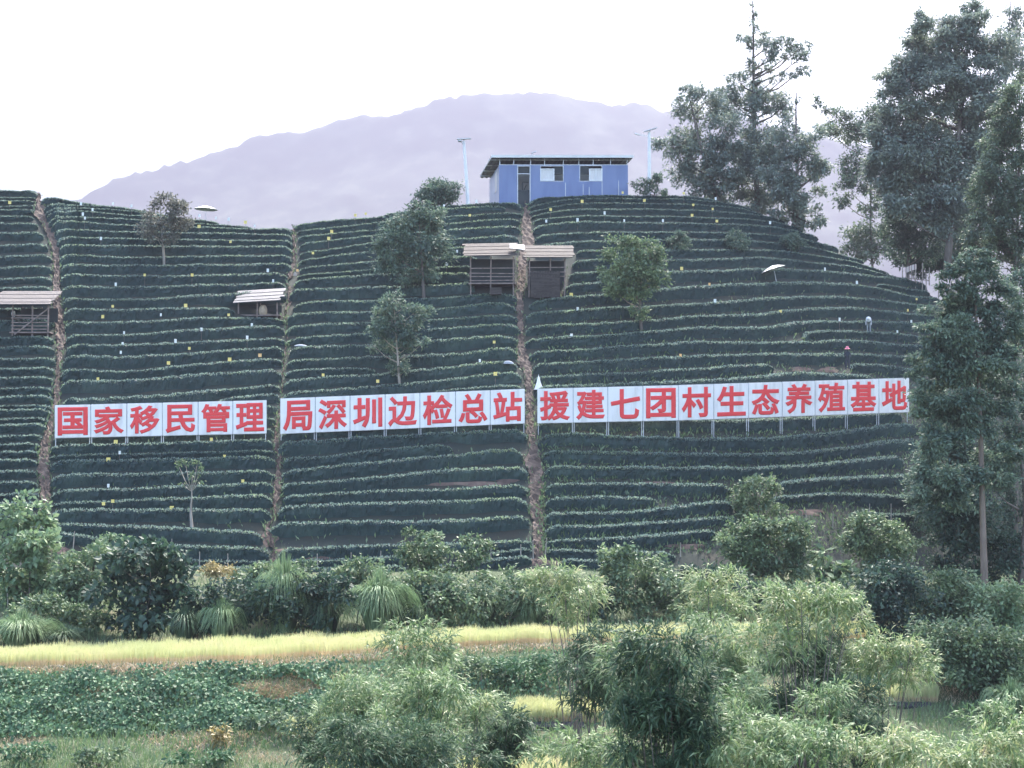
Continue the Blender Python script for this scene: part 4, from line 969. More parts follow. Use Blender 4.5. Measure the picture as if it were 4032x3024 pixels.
def cover():
    # long rice strip
    bk = lin((-300, 1440), (0, 1428), (550, 1404), (1100, 1381), (1645, 1371), (2212, 1369)); ft = lin((-300, 1460), (0, 1446), (550, 1431), (1100, 1395), (1645, 1384), (2212, 1384))
    p = strip_points(52000, -300, 1900, bk, ft)
    blades(p, rng.uniform(.62, .86, len(p)), .022, [M_straw, M_rice], "rice", True, .13, "long strip of ripening yellow green rice along the foot of the bank", "rice")
    for xa, xb, yb, yf, n, lab in ((1110, 1300, 1538, 1566, 6000, "small rice plot in the middle, behind the green bamboo"), (620, 730, 1588, 1603, 2600, "small rice plot furthest left, by the black sheet edge"),
                                   (1540, 1700, 1512, 1540, 4500, "small rice plot left of the widest pale bamboo"), (1780, 2026, 1505, 1522, 5200, "small rice plot at the right beside the grassy mound"),
                                   (985, 1240, 1668, 1700, 5000, "rice plot cut by the bottom edge right of the dark bush"), (700, 860, 1668, 1695, 2600, "rice plot cut by the bottom edge left of the dark bush")):
        q = strip_points(n, xa, xb, lambda x: np.full(np.shape(x), yb), lambda x: np.full(np.shape(x), yf))
        blades(q, rng.uniform(.6, .9, len(q)), .022, [M_straw, M_rice], "rice", True, .16, lab, "rice")
    # creeper over the bank below the strip, dense on the left
    x = np.concatenate([rng.uniform(-200, 620, 24000), rng.uniform(480, 720, 4500), rng.uniform(600, 1500, 5000)])
    yb = np.interp(x, [-200, 0, 600, 800, 1500], [1470, 1462, 1450, 1440, 1405]); yf = np.interp(x, [-200, 0, 300, 600, 800, 1500], [1600, 1600, 1590, 1575, 1530, 1500])
    y = yb + (yf - yb) * rng.random(len(x))
    g = G(x * K, y * K); g[:, 2] += rng.uniform(.05, .5, len(x)) + .35 * vnoise(g, 1.1); g[:, 1] -= rng.uniform(0, .3, len(x))
    bare = (((x - 590) / 105) ** 2 + ((y - 1498) / 26) ** 2 < 1)
    g = g[~bare]
    d = rng.normal(0, .5, g.shape) + [0, -.6, -.45]
    L = rng.uniform(.08, .22, len(g))
    tag(MB().leaves(g, d, rng.normal(0, .35, g.shape) + [0, -.5, .8], L, L * .85, 0, .15).build("creeper", LEAF["vine"]), "dark creeper carpet hanging over the bank below the rice strip", "creeper", kind='stuff')
    # grass over the whole valley floor
    n = 70000
    x = rng.uniform(-250, 2450, n); y = 1240 + (1720 - 1240) * rng.random(n) ** .8
    keep = ~((y > bk(x) - 8) & (y < ft(x) + 4) & (x < 1850))
    x, y = x[keep], y[keep]
    g = G(x * K, y * K)
    nz = vnoise(g, .35)
    dry = (nz > .6) & (y > 1440)
    h = rng.uniform(.15, .5, len(x)) * np.where(y < 1390, 1.5, 1)
    blades(g[~dry], h[~dry], .03, [LEAF["grass"]], "grass", False, .45, "rough green grass over the banks and field edges", "grass")
    blades(g[dry], h[dry] * .6, .03, [LEAF["drygrass"]], "dry_grass", False, .6, "pale dry grass lying on the field banks", "grass")
    # bund of cut straw in front of the strip and the brown mown patch
    x = np.concatenate([rng.uniform(-200, 1700, 9000), rng.normal(600, 50, 9000), rng.normal(440, 70, 1500), rng.normal(640, 40, 1500)]); y = np.concatenate([ft(x[:9000]) + rng.uniform(1, 14, 9000), rng.normal(1499, 11, 9000), rng.normal(1600, 14, 1500), rng.normal(1470, 16, 1500)])
    g = G(x * K, y * K)
    blades(g, rng.uniform(.06, .22, len(x)), .06, [LEAF["drygrass"]], "straw", False, .9, "cut straw lying on the bund and the mown brown patch", "straw")
    for tb in (PATH1, PATH2, PATH3):
        yy = rng.uniform(tb[0, 0] + 10, min(tb[-1, 0], 2200), 420)
        sd0 = rng.integers(0, 2, 420)
        xx = np.where(sd0 == 0, np.interp(yy, tb[:, 0], tb[:, 1]), np.interp(yy, tb[:, 0], tb[:, 2])) + rng.normal(0, 4, 420)
        PW.append(G(xx, yy) + [0, 0, .1])
    # weeds among the tea rows of the last block and on the bank
    n = 15000
    x = np.concatenate([rng.uniform(1160, 1960, n), rng.uniform(60, 1150, 900)]); y = np.concatenate([560 + 640 * rng.random(n) ** .6, rng.uniform(900, 1210, 900)])
    k_ = y * K > skyline(x * K) + 30
    xr = rng.uniform(1950, 2700, 9000); yr = rng.uniform(620, 1225, 9000); kr = yr * K > skyline(xr * K) + 30
    g = np.concatenate([G(x[k_] * K, y[k_] * K), G(xr[kr] * K, yr[kr] * K)] + PW)
    d = rng.normal(0, .5, g.shape) + [0, -.2, 1]
    L = rng.uniform(.15, .5, len(g))
    tag(MB().leaves(g + [0, 0, .05], d, rng.normal(0, 1, g.shape), L, L * .28, 0, .1).build("weeds", LEAF["bush"]), "scattered weeds growing between the tea rows", "weeds", kind='stuff')


for bx, by, lab in ((2290, 900, "tree on the right flank of the hill, beyond the edge tree"), (2330, 1120, "low tree on the lower right flank of the hill"), (2420, 1010, "outlying tree on the right flank of the hill")):
    plant("flank_tree", lab, "tree", (bx, by), [(bx - 30, by - 110, 40, 36), (bx + 25, by - 120, 44, 38), (bx, by - 160, 40, 34), (bx - 10, by - 70, 46, 30), (bx + 50, by - 80, 34, 28)], "tree", L=.34, cov=2.0, trunk=.2)
cover()


def soil_patches():
    mb = MB()
    for x, y, a, c in ((1010, 1047, 100, 5), (1095, 1040, 26, 5), (640, 1190, 45, 5), (1480, 1182, 42, 6), (1738, 1108, 46, 7), (1170, 1216, 40, 7), (1730, 799, 24, 6), (1790, 799, 22, 6), (130, 1192, 20, 10), (580, 1165, 18, 16), (415, 1163, 18, 8), (1420, 1046, 60, 4), (690, 1206, 30, 5), (1500, 1030, 40, 4)):
        r_, t_ = np.meshgrid(np.linspace(0, 1, 5), np.linspace(0, 2 * np.pi, 25))
        j = 1 + .22 * np.sin(t_ * 3 + x) + .15 * np.sin(t_ * 7 + y)
        px_, py_ = (x + a * r_ * j * np.cos(t_)) * K, (y + c * r_ * j * np.sin(t_)) * K
        V = P(px_, py_, Dh(px_, py_)); V[..., 2] += .14 * (1 - r_ ** 3)
        mb.add(V, grid_faces(25, 5))
    m = surf("red_soil", [(.075, .052, .042), (.125, .085, .067), (.18, .13, .10)], 1.1, .95, bump=.6)
    tag(mb.build("bare_soil", m, smooth=True), kind='structure')


soil_patches()


def edge_sheet(label, xa, xb, y):
    """black plastic sheet folded over the front edge of a rice plot"""
    xs_ = np.linspace(xa, xb, 14) * K
    rows = []
    for k_, (dy, dz) in enumerate(((4, .10), (0, .16), (-2, .02), (-2, -.30))):
        g = G(xs_, np.full(14, (y - dy) * K)); g[:, 2] += dz + .03 * np.sin(xs_ * .11 + k_); g[:, 1] -= .25 * (k_ > 1)
        rows.append(g)
    V = np.stack(rows)
    o = MB().add(V, grid_faces(4, 14)).build("plastic_sheet", surf("black_plastic", [(.012, .014, .018), (.03, .032, .038)], 2, .9), origin=V[0, 0])
    tag(o, label, "plastic sheet", "black plastic sheets edging the rice plots")


edge_sheet("black plastic sheet along the front of the middle rice plot", 1150, 1262, 1568)
edge_sheet("black plastic sheet along the front of the furthest left rice plot", 636, 712, 1605)
edge_sheet("black plastic sheet along the front of the right rice plot", 1930, 2010, 1524)

# ---------------------------------------------------------------- blue house on the crest


def house():
    Yh = float(Dh(1990, 812)) + 2.6
    s_ = pxm(Yh)
    b = P(1965, 806, Yh)
    rot = -R_(8)
    W, DEP, TOP, WALL = 12.75, 7.5, 4.55, 3.88
    u = lambda zx: (zx - 455) / 1280 * W
    v = lambda zy: (806 - (480 + zy / 2.458)) / s_
    root = thing("house", b, "blue sheet metal house with flat roof on the terrace crest", "house")
    ca, sa = math.cos(rot), math.sin(rot)
    ex, ey = np.array([ca, -sa, .028]), np.array([sa, ca, 0])

    def T(m):
        for i, V in enumerate(m.V): m.V[i] = b + V[:, :1] * ex + V[:, 1:2] * ey + V[:, 2:3] * np.array([0, 0, 1.])
        return m

    def wall(m, u0, u1, v0, v1, holes, y0, th, mat=0):
        us = sorted({u0, u1, *[h[0] for h in holes], *[h[1] for h in holes]}); vs = sorted({v0, v1, *[h[2] for h in holes], *[h[3] for h in holes]})
        for i in range(len(us) - 1):
            for j in range(len(vs) - 1):
                cu, cv = (us[i] + us[i + 1]) / 2, (vs[j] + vs[j + 1]) / 2
                if any(h[0] < cu < h[1] and h[2] < cv < h[3] for h in holes): continue
                m.box((cu, y0, cv), (us[i + 1] - us[i], th, vs[j + 1] - vs[j]), mat)
    door_h = (u(635), u(762), -.6, v(415)); w1 = (u(860), u(1092), v(572), v(415)); w2 = (u(1250), u(1478), v(572), v(412))
    m = MB(); wall(m, 0, W, -.6, WALL, [door_h, w1, w2], .05, .10)
    for i in range(1, 12):      # sheet joints, 3 mm proud of the wall
        uu = W * i / 12
        if not any(h[0] - .1 < uu < h[1] + .1 for h in (door_h, w1, w2)): m.box((uu, -.004, (WALL - .6) / 2), (.035, .012, WALL + .58))
    T(m).build("front_wall", M_blue, root)
    m = MB().box((.05, DEP / 2, WALL / 2 - .3), (.10, DEP - .2, WALL + .6)); T(m).build("side_wall", M_palewall, root)
    m = MB().box((W - .05, DEP / 2, WALL / 2 - .3), (.10, DEP - .2, WALL + .6)).box((W / 2, DEP - .05, WALL / 2 - .3), (W, .10, WALL + .6)); T(m).build("rear_wall", M_blue, root)
    m = MB().box((W / 2, 2.6, WALL / 2 - .2), (W - .3, .08, WALL - .5)); T(m).build("inner_wall", M_inner, root)
    m = MB()
    for zx in (462, 600, 765, 905, 1090, 1245, 1388, 1562, 1728): m.box((u(zx), .05, (WALL + TOP) / 2), (.07, .07, TOP - WALL))
    m.box((W / 2, .05, WALL + .03), (W, .12, .06))
    T(m).build("eave_studs", M_steel, root)
    # corrugated roof sheet
    nx = 130
    xs = np.linspace(-.85, W + .45, nx); prof = .045 * np.cos(np.arange(nx) * np.pi / 2)
    rows = []
    for yy, zo in ((-.5, .0), (DEP + .7, -.35)):
        rows.append(np.stack([xs, np.full(nx, yy), TOP + .08 + zo + prof], 1))
    up_ = np.stack(rows); dn = up_ - [0, 0, .05]
    m = MB().add(up_, grid_faces(2, nx)).add(dn, grid_faces(2, nx)[:, ::-1])
    rf = T(m).build("roof", M_roof, root)
    m = MB().box((W / 2 - .2, -.56, TOP + .08), (W + 1.35, .04, .26)).box((-.88, DEP / 2 - .1, TOP - .11), (.04, DEP + 1.5, .14))
    T(m).build("fascia", M_roofedge, root)
    m = MB()
    for yy in (.4, 2.6, 4.8, 6.9): m.box((W / 2 - .3, yy, TOP - .06 - .046 * yy), (W + 1.4, .08, .10))
    T(m).build("purlins", M_steel, root)
    m = MB().bar((u(800), 1, TOP + .1), (u(800), 1, TOP + .75), .06).box((u(815), 1, TOP + .8), (.5, .35, .07), axes=[(1, 0, .35), (0, 1, 0), (-.35, 0, 1)]).bar((u(850), 1, TOP + .1), (u(850), 1, TOP + .4), .05).box((u(858), 1, TOP + .42), (.4, .3, .07), axes=[(1, 0, .35), (0, 1, 0), (-.35, 0, 1)])
    T(m).build("roof_camera", M_steel, root)
    # door: dark transom, pale opening with a dark lower leaf
    m = MB()
    for zx in (637, 760): m.box((u(zx), .02, v(415) / 2 - .3), (.09, .16, v(415) + .6))
    m.box((u(698), .02, v(415) - .04), (u(758) - u(640), .14, .08)).box((u(698), .02, v(497)), (u(758) - u(640), .14, .07))
    dr = T(m).build("door", M_steel, root)
    m = MB().box((u(698), .10, (v(655) - .6) / 2), (u(755) - u(642), .05, v(655) + .6)); T(m).build("door_leaf", M_dark, dr)
    m = MB().box((u(698), .12, (v(420) + v(492)) / 2), (u(755) - u(642), .04, v(422) - v(492))); T(m).build("transom", M_dark, dr)
    m = MB().bar((u(690), .3, v(655)), (u(690), .3, v(575)), .09).bar((u(690), .3, v(575)), (u(750), .3, v(575)), .09).bar((u(700), .25, v(660)), (u(728), .25, v(600)), .1); T(m).build("door_tools", M_dark, dr)
    for h, a, bb in ((w1, (860, 1000), None), (w2, (1345, 1478), None)):
        m = MB()
        x0, x1, y0, y1 = h
        m.box(((x0 + x1) / 2, .06, y0 + .03), (x1 - x0, .13, .06)).box(((x0 + x1) / 2, .06, y1 - .03), (x1 - x0, .13, .06)).box((x0 + .03, .06, (y0 + y1) / 2), (.06, .13, y1 - y0 - .12)).box((x1 - .03, .06, (y0 + y1) / 2), (.06, .13, y1 - y0 - .12))
        wd = T(m).build("window", M_steel, root)
        s0, s1 = u(a[0]), u(a[1]); yt = v(446); yb_ = y0 + .06
        m = MB()
        for xx in (s0 + .05, s1 - .05): m.box((xx, -.03, (yt + yb_) / 2), (.10, .06, yt - yb_))
        for yy in (yb_ + .04, yt - .04): m.box(((s0 + s1) / 2, -.03, yy), (s1 - s0 - .2, .06, .09))
        if a[0] > 1000: m.box(((s0 + s1) / 2 + .02, -.03, (yt + yb_) / 2), (.07, .06, yt - yb_ - .2))
        T(m).build("sash", M_white, wd)
        m = MB().box(((s0 + s1) / 2, .02, (yt + yb_) / 2), (s1 - s0 - .2, .02, yt - yb_ - .2)); T(m).build("pane", M_sky_pane, wd)
        o0, o1 = (s1, x1 - .06) if a[0] < 1000 else (x0 + .06, s0)
        m = MB().box(((o0 + o1) / 2, .12, (v(500) + y1 - .06) / 2), (o1 - o0, .03, y1 - .06 - v(500))); T(m).build("dark_opening", M_dark, wd)
    m = MB()
    for zx, y0 in ((1100, 595), (1275, 610), (1335, 640), (1463, 580), (1628, 575)): m.box((u(zx), -.6, v(y0) / 2 - .2), (.05, .05, v(y0) + .4))
    T(m).build("yard_posts", M_steel, root)
    m = MB().box((-.02, 2.2, 2.6), (.03, 1.6, 1.9)); T(m).build("side_window", M_sky_pane, root)


house()


def lamp(label, base, top, tilt, arm):
    Y = float(Dh(base[0], base[1])) + 1.0
    b, t = P(*base, Y), P(*top, Y)
    root = thing("street_lamp", b, label, "street lamp", "solar lamps on the crest")
    MB().tube([b - [0, 0, .6], b + (t - b) * .5, t], [.20, .18, .15], 6).build("pole", M_white, root)
    c = t + np.array([.12 * tilt, 0, .22])
    ax = np.array([[1, 0, .30 * tilt], [0, 1, .12], [0, 0, 1.]]); ax[0] /= np.linalg.norm(ax[0])
    MB().box(c, (1.35, .85, .07), axes=ax).bar(t, c, .08).build("solar_panel", M_steel, root)
    if arm:
        e = t + np.array([-1.15, -.1, -.25])
        MB().bar(t - [0, 0, .45], e, .05).build("arm", M_white, root)
        MB().box(e, (.55, .22, .09), axes=[(1, 0, -.3), (0, 1, 0), (.3, 0, 1)]).build("lamp_head", M_white, root)
    else:
        e = t + np.array([-.35, -.75, -.15])
        MB().bar(t - [0, 0, .3], e, .05).build("arm", M_white, root)
        MB().box(e, (.34, .6, .1)).build("lamp_head", M_steel, root)


lamp("leaning white solar lamp post left of the blue house", (1844, 800), (1826, 556), .15, False)
lamp("upright white solar lamp post right of the blue house", (2557, 768), (2556, 520), 1.0, True)

# ---------------------------------------------------------------- sign panels


def signs():
    K_ = K
    runs = [("国家移民管理", [118, 196, 274, 351, 428, 503, 576.5], [(118, 876), (576, 865)], [(118, 946), (576, 936)], [(118, 981), (576, 966)], "first"),
            ("局深圳边检总站", [605, 681, 756, 832, 907, 984, 1059, 1134], [(605, 861.5), (1134, 840.5)], [(605, 937), (1134, 914)], [(605, 956), (1134, 938)], "middle"),
            ("援建七团村生态养殖基地", [1160, 1238, 1313, 1389, 1466, 1542, 1617, 1690, 1761, 1831, 1899, 1965], [(1160, 840.5), (1480, 832), (1965, 816.5)], [(1160, 914), (1480, 907.5), (1965, 890)], [(1160, 946), (1466, 950), (1700, 943), (1965, 915)], "last")]
    for text, xs, tp, bt, ft, nm in runs:
        ftop, fbot, ffoot = lin(*tp), lin(*bt), lin(*ft)
        n = len(text)
        xm = np.array(xs)
        Yc = Dh(xm * K, ffoot(xm) * K)
        Yc = np.polyval(np.polyfit(xm, Yc, 2), xm)
        for i, ch in enumerate(text):
            a, b = xs[i] + 1.0, xs[i + 1] - 1.0
            Ya, Yb = np.interp([a, b], xm, Yc)
            c00, c10 = P(a * K, fbot(a) * K, Ya), P(b * K, fbot(b) * K, Yb)
            lean = rng.uniform(-.06, .10)
            c01, c11 = P(a * K, ftop(a) * K, Ya + lean), P(b * K, ftop(b) * K, Yb + lean)
            ex = c10 - c00; ez = c01 - c00
            wv, hv = np.linalg.norm(ex), np.linalg.norm(ez)
            exn, ezn = ex / wv, ez / hv
            eyn = np.cross(ezn, exn); eyn /= np.linalg.norm(eyn)         # points back into the hill
            if eyn[1] < 0: eyn = -eyn
            foot = P((a + b) / 2 * K, ffoot((a + b) / 2) * K, (Ya + Yb) / 2)
            root = thing("sign_panel", foot, f"white sign panel with the red character {ch}, in the {nm} run of the sign", "sign", "white sign panels across the terraces")
            cen = (c00 + c11) / 2
            MB().box(cen + eyn * .03, (wv, .04, hv), axes=[exn, eyn, ezn]).build("board", M_panel, root)
            # frame tubes proud of the board edge
            m = MB()
            for s_, e_ in ((c00, c01), (c10, c11), (c01, c11), (c00, c10)):
                m.bar(s_ + eyn * .08, e_ + eyn * .08, .05)
            m.build("frame", M_steel, root)
            for q, Yq in ((a + 1.2, Ya), (b - 1.2, Yb)):
                top_ = P(q * K, ftop(q) * K, Yq) + eyn * .14; bot_ = P(q * K, ffoot(q) * K, Yq) + eyn * .14
                bot_[2] -= .3
                MB().tube([bot_, top_], .032, 6).build("post", M_steel, root)
            # lettering: built-in font outlines, thickened
            cu = bpy.data.curves.new("t", 'FONT'); cu.body = ch; cu.size = 1.0; cu.extrude = .004; cu.bevel_depth = .028; cu.bevel_resolution = 0; cu.resolution_u = 3
            to = bpy.data.objects.new("t", cu); COL.objects.link(to)
            me = bpy.data.meshes.new_from_object(to.evaluated_get(bpy.context.evaluated_depsgraph_get()))
            bpy.data.objects.remove(to); bpy.data.curves.remove(cu)
            v_ = np.array([q.co[:] for q in me.vertices])
            lo, hi = v_.min(0), v_.max(0)
            sx = (.86 * wv) / max(.84, hi[0] - lo[0]); sz = (.87 * hv) / max(.84, hi[1] - lo[1])
            mid = (lo + hi) / 2
            xyz = cen + ((v_[:, :1] - mid[0]) * sx) * exn + ((v_[:, 1:2] - mid[1]) * sz) * ezn - np.array(root.location)
            bk = xyz - eyn * (.006 + .012 * (v_[:, 2:3] - lo[2]) / (hi[2] - lo[2]))
            nv = len(v_)
            for q, vv in zip(me.vertices, bk): q.co = vv
            me.name = "character"
            while me.materials: me.materials.pop()
            me.materials.append(M_red)
            ob = bpy.data.objects.new("character", me); COL.objects.link(ob); ob.parent = root


signs()

# ---------------------------------------------------------------- huts, parasols, people, small things


def hut(label, x0, x1, yr0, yr1, yb, slope=(0, 0), rails=4, brace=False, plankbox=None, floor=True, name="hut", roofmat=None, depth=2.6, cat="hut", sheet=None, yfloor=None, over=10, fl=None):
    """open field hut on posts under a plank roof, view units: x0..x1 body, roof between rows yr0 (back edge) and yr1 (front edge), feet at yb"""
    cx = (x0 + x1) / 2
    Y = float(Dh(cx * K, yb * K)) - .2
    s_ = pxm(Y) / K
    b = P(cx * K, yb * K, Y)
    root = thing(name, b, label, cat, "field huts on the terraces")
    W = (x1 - x0) / s_; H = (yb - yr1) / s_
    X0, X1 = -W / 2, W / 2
    m = MB()
    w_ = lambda x, y, z: b + np.array([x, y, z])
    for xx in (X0 + .1, (X0 + X1) / 2 + rng.uniform(-.3, .3), X1 - .1):
        MB().tube([w_(xx, 0, -.6), w_(xx + rng.uniform(-.06, .06), 0, H + .1)], .065, 6).build("post", M_wood, root)
        MB().tube([w_(xx, depth * .8, -.2), w_(xx, depth * .8, H + .25)], .06, 6).build("post", M_wood, root)
    if rails:
        m = MB()
        for i in range(rails):
            z = H * (.22 + .5 * i / max(1, rails - 1)) if yfloor is None else (yb - yfloor) / s_ + (.25 + .33 * i)
            m.bar(w_(X0, -.08, z + rng.uniform(-.05, .05)), w_(X1, -.08, z + rng.uniform(-.08, .08)), .07)
            m.bar(w_(X0 + .05, 0, z), w_(X0 + .05, depth * .8, z + .1), .06)
        m.build("rails", M_wood, root)
    if brace: MB().bar(w_(X0 + .3, -.15, H * .05), w_(X1 - .1, -.15, H * .92), .09).build("brace", M_wood, root)
    if floor:
        z = H * .12 if yfloor is None else (yb - yfloor) / s_
        MB().box(w_(0, depth * .4, z), (W + .2, depth * .9, .10)).build("floor", M_wood, root)
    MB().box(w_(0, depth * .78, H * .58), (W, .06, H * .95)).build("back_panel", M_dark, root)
    # roof: courses of overlapping boards pitched down to the front
    rise = (yr1 - yr0) / s_ + .13 * (depth + 1.0)
    rw = W + 2 * over / s_
    n = 7
    ax = np.array([[1, 0, slope[0]], [0, 1, max(.12, rise / (depth + 1.0))], [0, -.2, 1.]])
    ax = ax / np.linalg.norm(ax, axis=1)[:, None]
    mr = MB()
    for i in range(n):
        f = (i + .5) / n
        c = w_(slope[1], -.6 + f * (depth + 1.0), H + .12 + f * max(.3, rise) + .015 * i % 2)
        mr.box(c + np.array([rng.uniform(-.12, .12), 0, .02 * (i % 2)]), (rw + rng.uniform(-.25, .2), (depth + 1.1) / n, .06), axes=ax)
    rf = mr.build("roof", roofmat or M_plank, root)
    if sheet:
        MB().box(w_(X1 + sheet[0] / s_, -.1 + .3, H + .25 + .5 * max(.3, rise)), (sheet[1] / s_, 1.5, .05), axes=np.array([[1, 0, -.12], ax[1], ax[2]])).build("roof_sheet", M_sheet, root)
    return root, b, s_, H, w_


hut("wide plank roofed hut with a diagonal brace at the picture's left edge", 24, 106, 637, 662, 726, rails=5, brace=True, over=28, slope=(0, -.9), roofmat=M_paleplank, depth=3.0)
hut("low grey shelter with an open front beside the narrow path", 512, 602, 633, 656, 684, rails=0, floor=True, over=6, slope=(.06, 0), roofmat=M_roof, depth=2.2, yfloor=681)
hut("plank hut on stilts with a white roof sheet, left of the central path", 1014, 1112, 530, 556, 637, rails=4, over=10, slope=(.02, -.2), yfloor=612, sheet=(6, 32))
root, b, s_, H, w_ = hut("plank hut with a tall board bin, right of the central path", 1140, 1222, 535, 560, 640, rails=3, over=14, slope=(.0, .2), yfloor=602, floor=False)


def plank_bin(root, b, s_):
    m = MB()
    wv, hv = 62 / s_, 58 / s_
    n = 11
    for i in range(n):
        m.box(b + np.array([-.12 + (i - n / 2 + .5) * wv / n, -.5 + .03 * (i % 2), hv * .42 + rng.uniform(-.06, .06)]), (wv / n * .92, .05, hv))
    m.box(b + np.array([-.12, .6, hv * .42]), (wv, .05, hv * .96)).box(b + np.array([-.12 - wv / 2, .05, hv * .42]), (.05, 1.0, hv * .95)).box(b + np.array([-.12 + wv / 2, .05, hv * .42]), (.05, 1.0, hv * .95))
    m.build("board_bin", M_plank, root)


plank_bin(root, b, s_)


def drape(label, x, y, w0, h0, name="cloth", mat=None):
    """hanging sheet with folds"""
    Y = float(Dh(x * K, (y + 12) * K)) - .9
    s_ = pxm(Y) / K
    b = P(x * K, y * K, Y)
    nx, nz = 9, 8
    V = []
    for j in range(nz):
        t = j / (nz - 1)
        for i in range(nx):
            f = i / (nx - 1) - .5
            V.append(b + np.array([f * w0 / s_ * (.35 + .65 * math.sin(math.pi * (.15 + .75 * t))), .1 * math.sin(i * 1.9 + j * .4), -t * h0 / s_]))
    V = np.array(V); F = grid_faces(nz, nx)
    o = MB().add(V, F).add(V + [0, .02, 0], F[:, ::-1]).build(name, mat or M_sheet, origin=b)
    tag(o, label, "cloth")


def crate(label, x, y, wpx, hpx):
    Y = float(Dh(x * K, (y + 8) * K)) - .6
    s2 = pxm(Y) / K
    b = P(x * K, y * K, Y); wv, hv = wpx / s2, hpx / s2
    m = MB()
    for z in (.12, .38, .64, .9): m.box(b + [0, -.35, hv * z], (wv, .03, hv * .2)).box(b + [0, .35, hv * z], (wv, .03, hv * .2)).box(b + [-wv / 2, 0, hv * z], (.03, .64, hv * .2)).box(b + [wv / 2, 0, hv * z], (.03, .64, hv * .2))
    for sx in (-1, 1):
        for sy in (-1, 1): m.box(b + [sx * (wv / 2 - .05), sy * .31, hv / 2], (.06, .06, hv))
    m.box(b + [0, 0, .03], (wv - .05, .66, .04))
    tag(m.build("crate", M_plank, origin=b), label, "crate")


crate("slatted grey crate under the stilted plank hut", 1071, 637, 24, 15)
drape("white cloth bundle hanging from the stilted plank hut's corner post", 1090, 585, 22, 34)
drape("white rag tied to the rails of the stilted plank hut", 1037, 586, 8, 9)
drape("pale rag hanging on the wide plank hut's post", 29, 672, 10, 12)


def pot(x, y):
    Y = float(Dh(x * K, (y + 6) * K)) + .1
    b = P(x * K, y * K, Y)
    r = np.array([.20, .30, .36, .36, .30, .2, .16]); z = np.array([0, .05, .25, .5, .7, .8, .86])
    m = MB(); a = np.linspace(0, 2 * np.pi, 14, endpoint=False)
    V = np.stack([np.stack([b[0] + rr * np.cos(a), b[1] + rr * np.sin(a), np.full(14, b[2] + zz_)], 1) for rr, zz_ in zip(r, z)])
    idx = np.arange(7 * 14).reshape(7, 14)
    F = np.stack([idx[:-1], np.roll(idx, -1, 1)[:-1], np.roll(idx, -1, 1)[1:], idx[1:]], -1).reshape(-1, 4)
    o = m.add(V, F).build("basket", surf("tan_basket", [(.36, .28, .20), (.46, .36, .26)], 6, .8), origin=b, smooth=True)
    tag(o, "round tan basket standing in the low grey shelter", "basket")


pot(568, 681)


def parasol(label, x, y, yfoot, rpx, tilt, name="parasol", closed=False, finial=True):
    Y = float(Dh(x * K, (yfoot + 10) * K)) if yfoot * K > skyline(x * K) + 8 else float(Dh(x * K, skyline(x * K) + 14)) + 3
    s_ = pxm(Y) / K
    f, t = P(x * K, yfoot * K, Y), P(x * K, y * K, Y)
    f = f + np.array([tilt * .28 * (t[2] - f[2]), 0, 0])
    root = thing(name, f, label, "parasol")
    MB().tube([f - [0, 0, .8], t], [.03, .025], 6).build("pole", M_steel, root)
    n = 8
    R0 = rpx / s_
    m = MB()
    ca, sa = math.cos(tilt * .30), math.sin(tilt * .30)
    rings = [(0.02, .52), (.45, .36), (1.0, 0)]
    V = []
    for rr, zz_ in rings:
        a = np.linspace(0, 2 * np.pi, n * 3, endpoint=False)
        sc2 = 1 - .05 * np.cos(a * n / 1.0) if rr == 1.0 else 1
        X, Yy, Z = R0 * rr * np.cos(a) * sc2, R0 * rr * np.sin(a) * sc2, np.full(n * 3, R0 * zz_ * .62)
        V.append(np.stack([t[0] + X * ca - Z * sa, t[1] + Yy, t[2] + X * sa + Z * ca - R0 * .22], 1))
    V = np.stack(V); idx = np.arange(3 * n * 3).reshape(3, n * 3)
    F = np.stack([idx[:-1], np.roll(idx, -1, 1)[:-1], np.roll(idx, -1, 1)[1:], idx[1:]], -1).reshape(-1, 4)
    m.add(V, F)
    m.build("canopy", M_sheet, root)
    m = MB()
    for i in range(n):
        m.bar(V[0, i * 3], V[2, i * 3] - [0, 0, .03], .025)
    m.build("ribs", M_steel, root)


parasol("tilted white parasol stuck among the tea rows of the last block", 1671, 576, 610, 27, 1.0)
parasol("small white pavilion canopy on the crest behind the grey tree", 445, 447, 468, 25, -.15)


def cone_wrap():
    x, y0, y1 = 1163, 812, 842
    Y = float(Dh(x * K, 850 * K)) + .3
    s_ = pxm(Y) / K
    t, b = P((x + .5) * K, y0 * K, Y), P(x * K, y1 * K, Y)
    a = np.linspace(0, 2 * np.pi, 16, endpoint=False)
    V = []
    for f, r in ((0, .02), (.08, .06), (.5, 4.6 / s_), (.95, 9.5 / s_), (1, 10 / s_)):
        c = t + (b - t) * f
        rr = r * (1 + .10 * np.cos(a * 5))
        V.append(np.stack([c[0] + rr * np.cos(a), c[1] + rr * np.sin(a), np.full(16, c[2])], 1))
    V = np.stack(V); idx = np.arange(5 * 16).reshape(5, 16)
    F = np.stack([idx[:-1], np.roll(idx, -1, 1)[:-1], np.roll(idx, -1, 1)[1:], idx[1:]], -1).reshape(-1, 4)
    root = thing("folded_parasol", b, "folded white parasol standing like a cone behind the last run of the sign", "parasol")
    MB().add(V, F).build("canopy", M_sheet, root)
    MB().tube([b - [0, 0, 1.2], t + [0, 0, .1]], .03, 6).build("pole", M_steel, root)


cone_wrap()


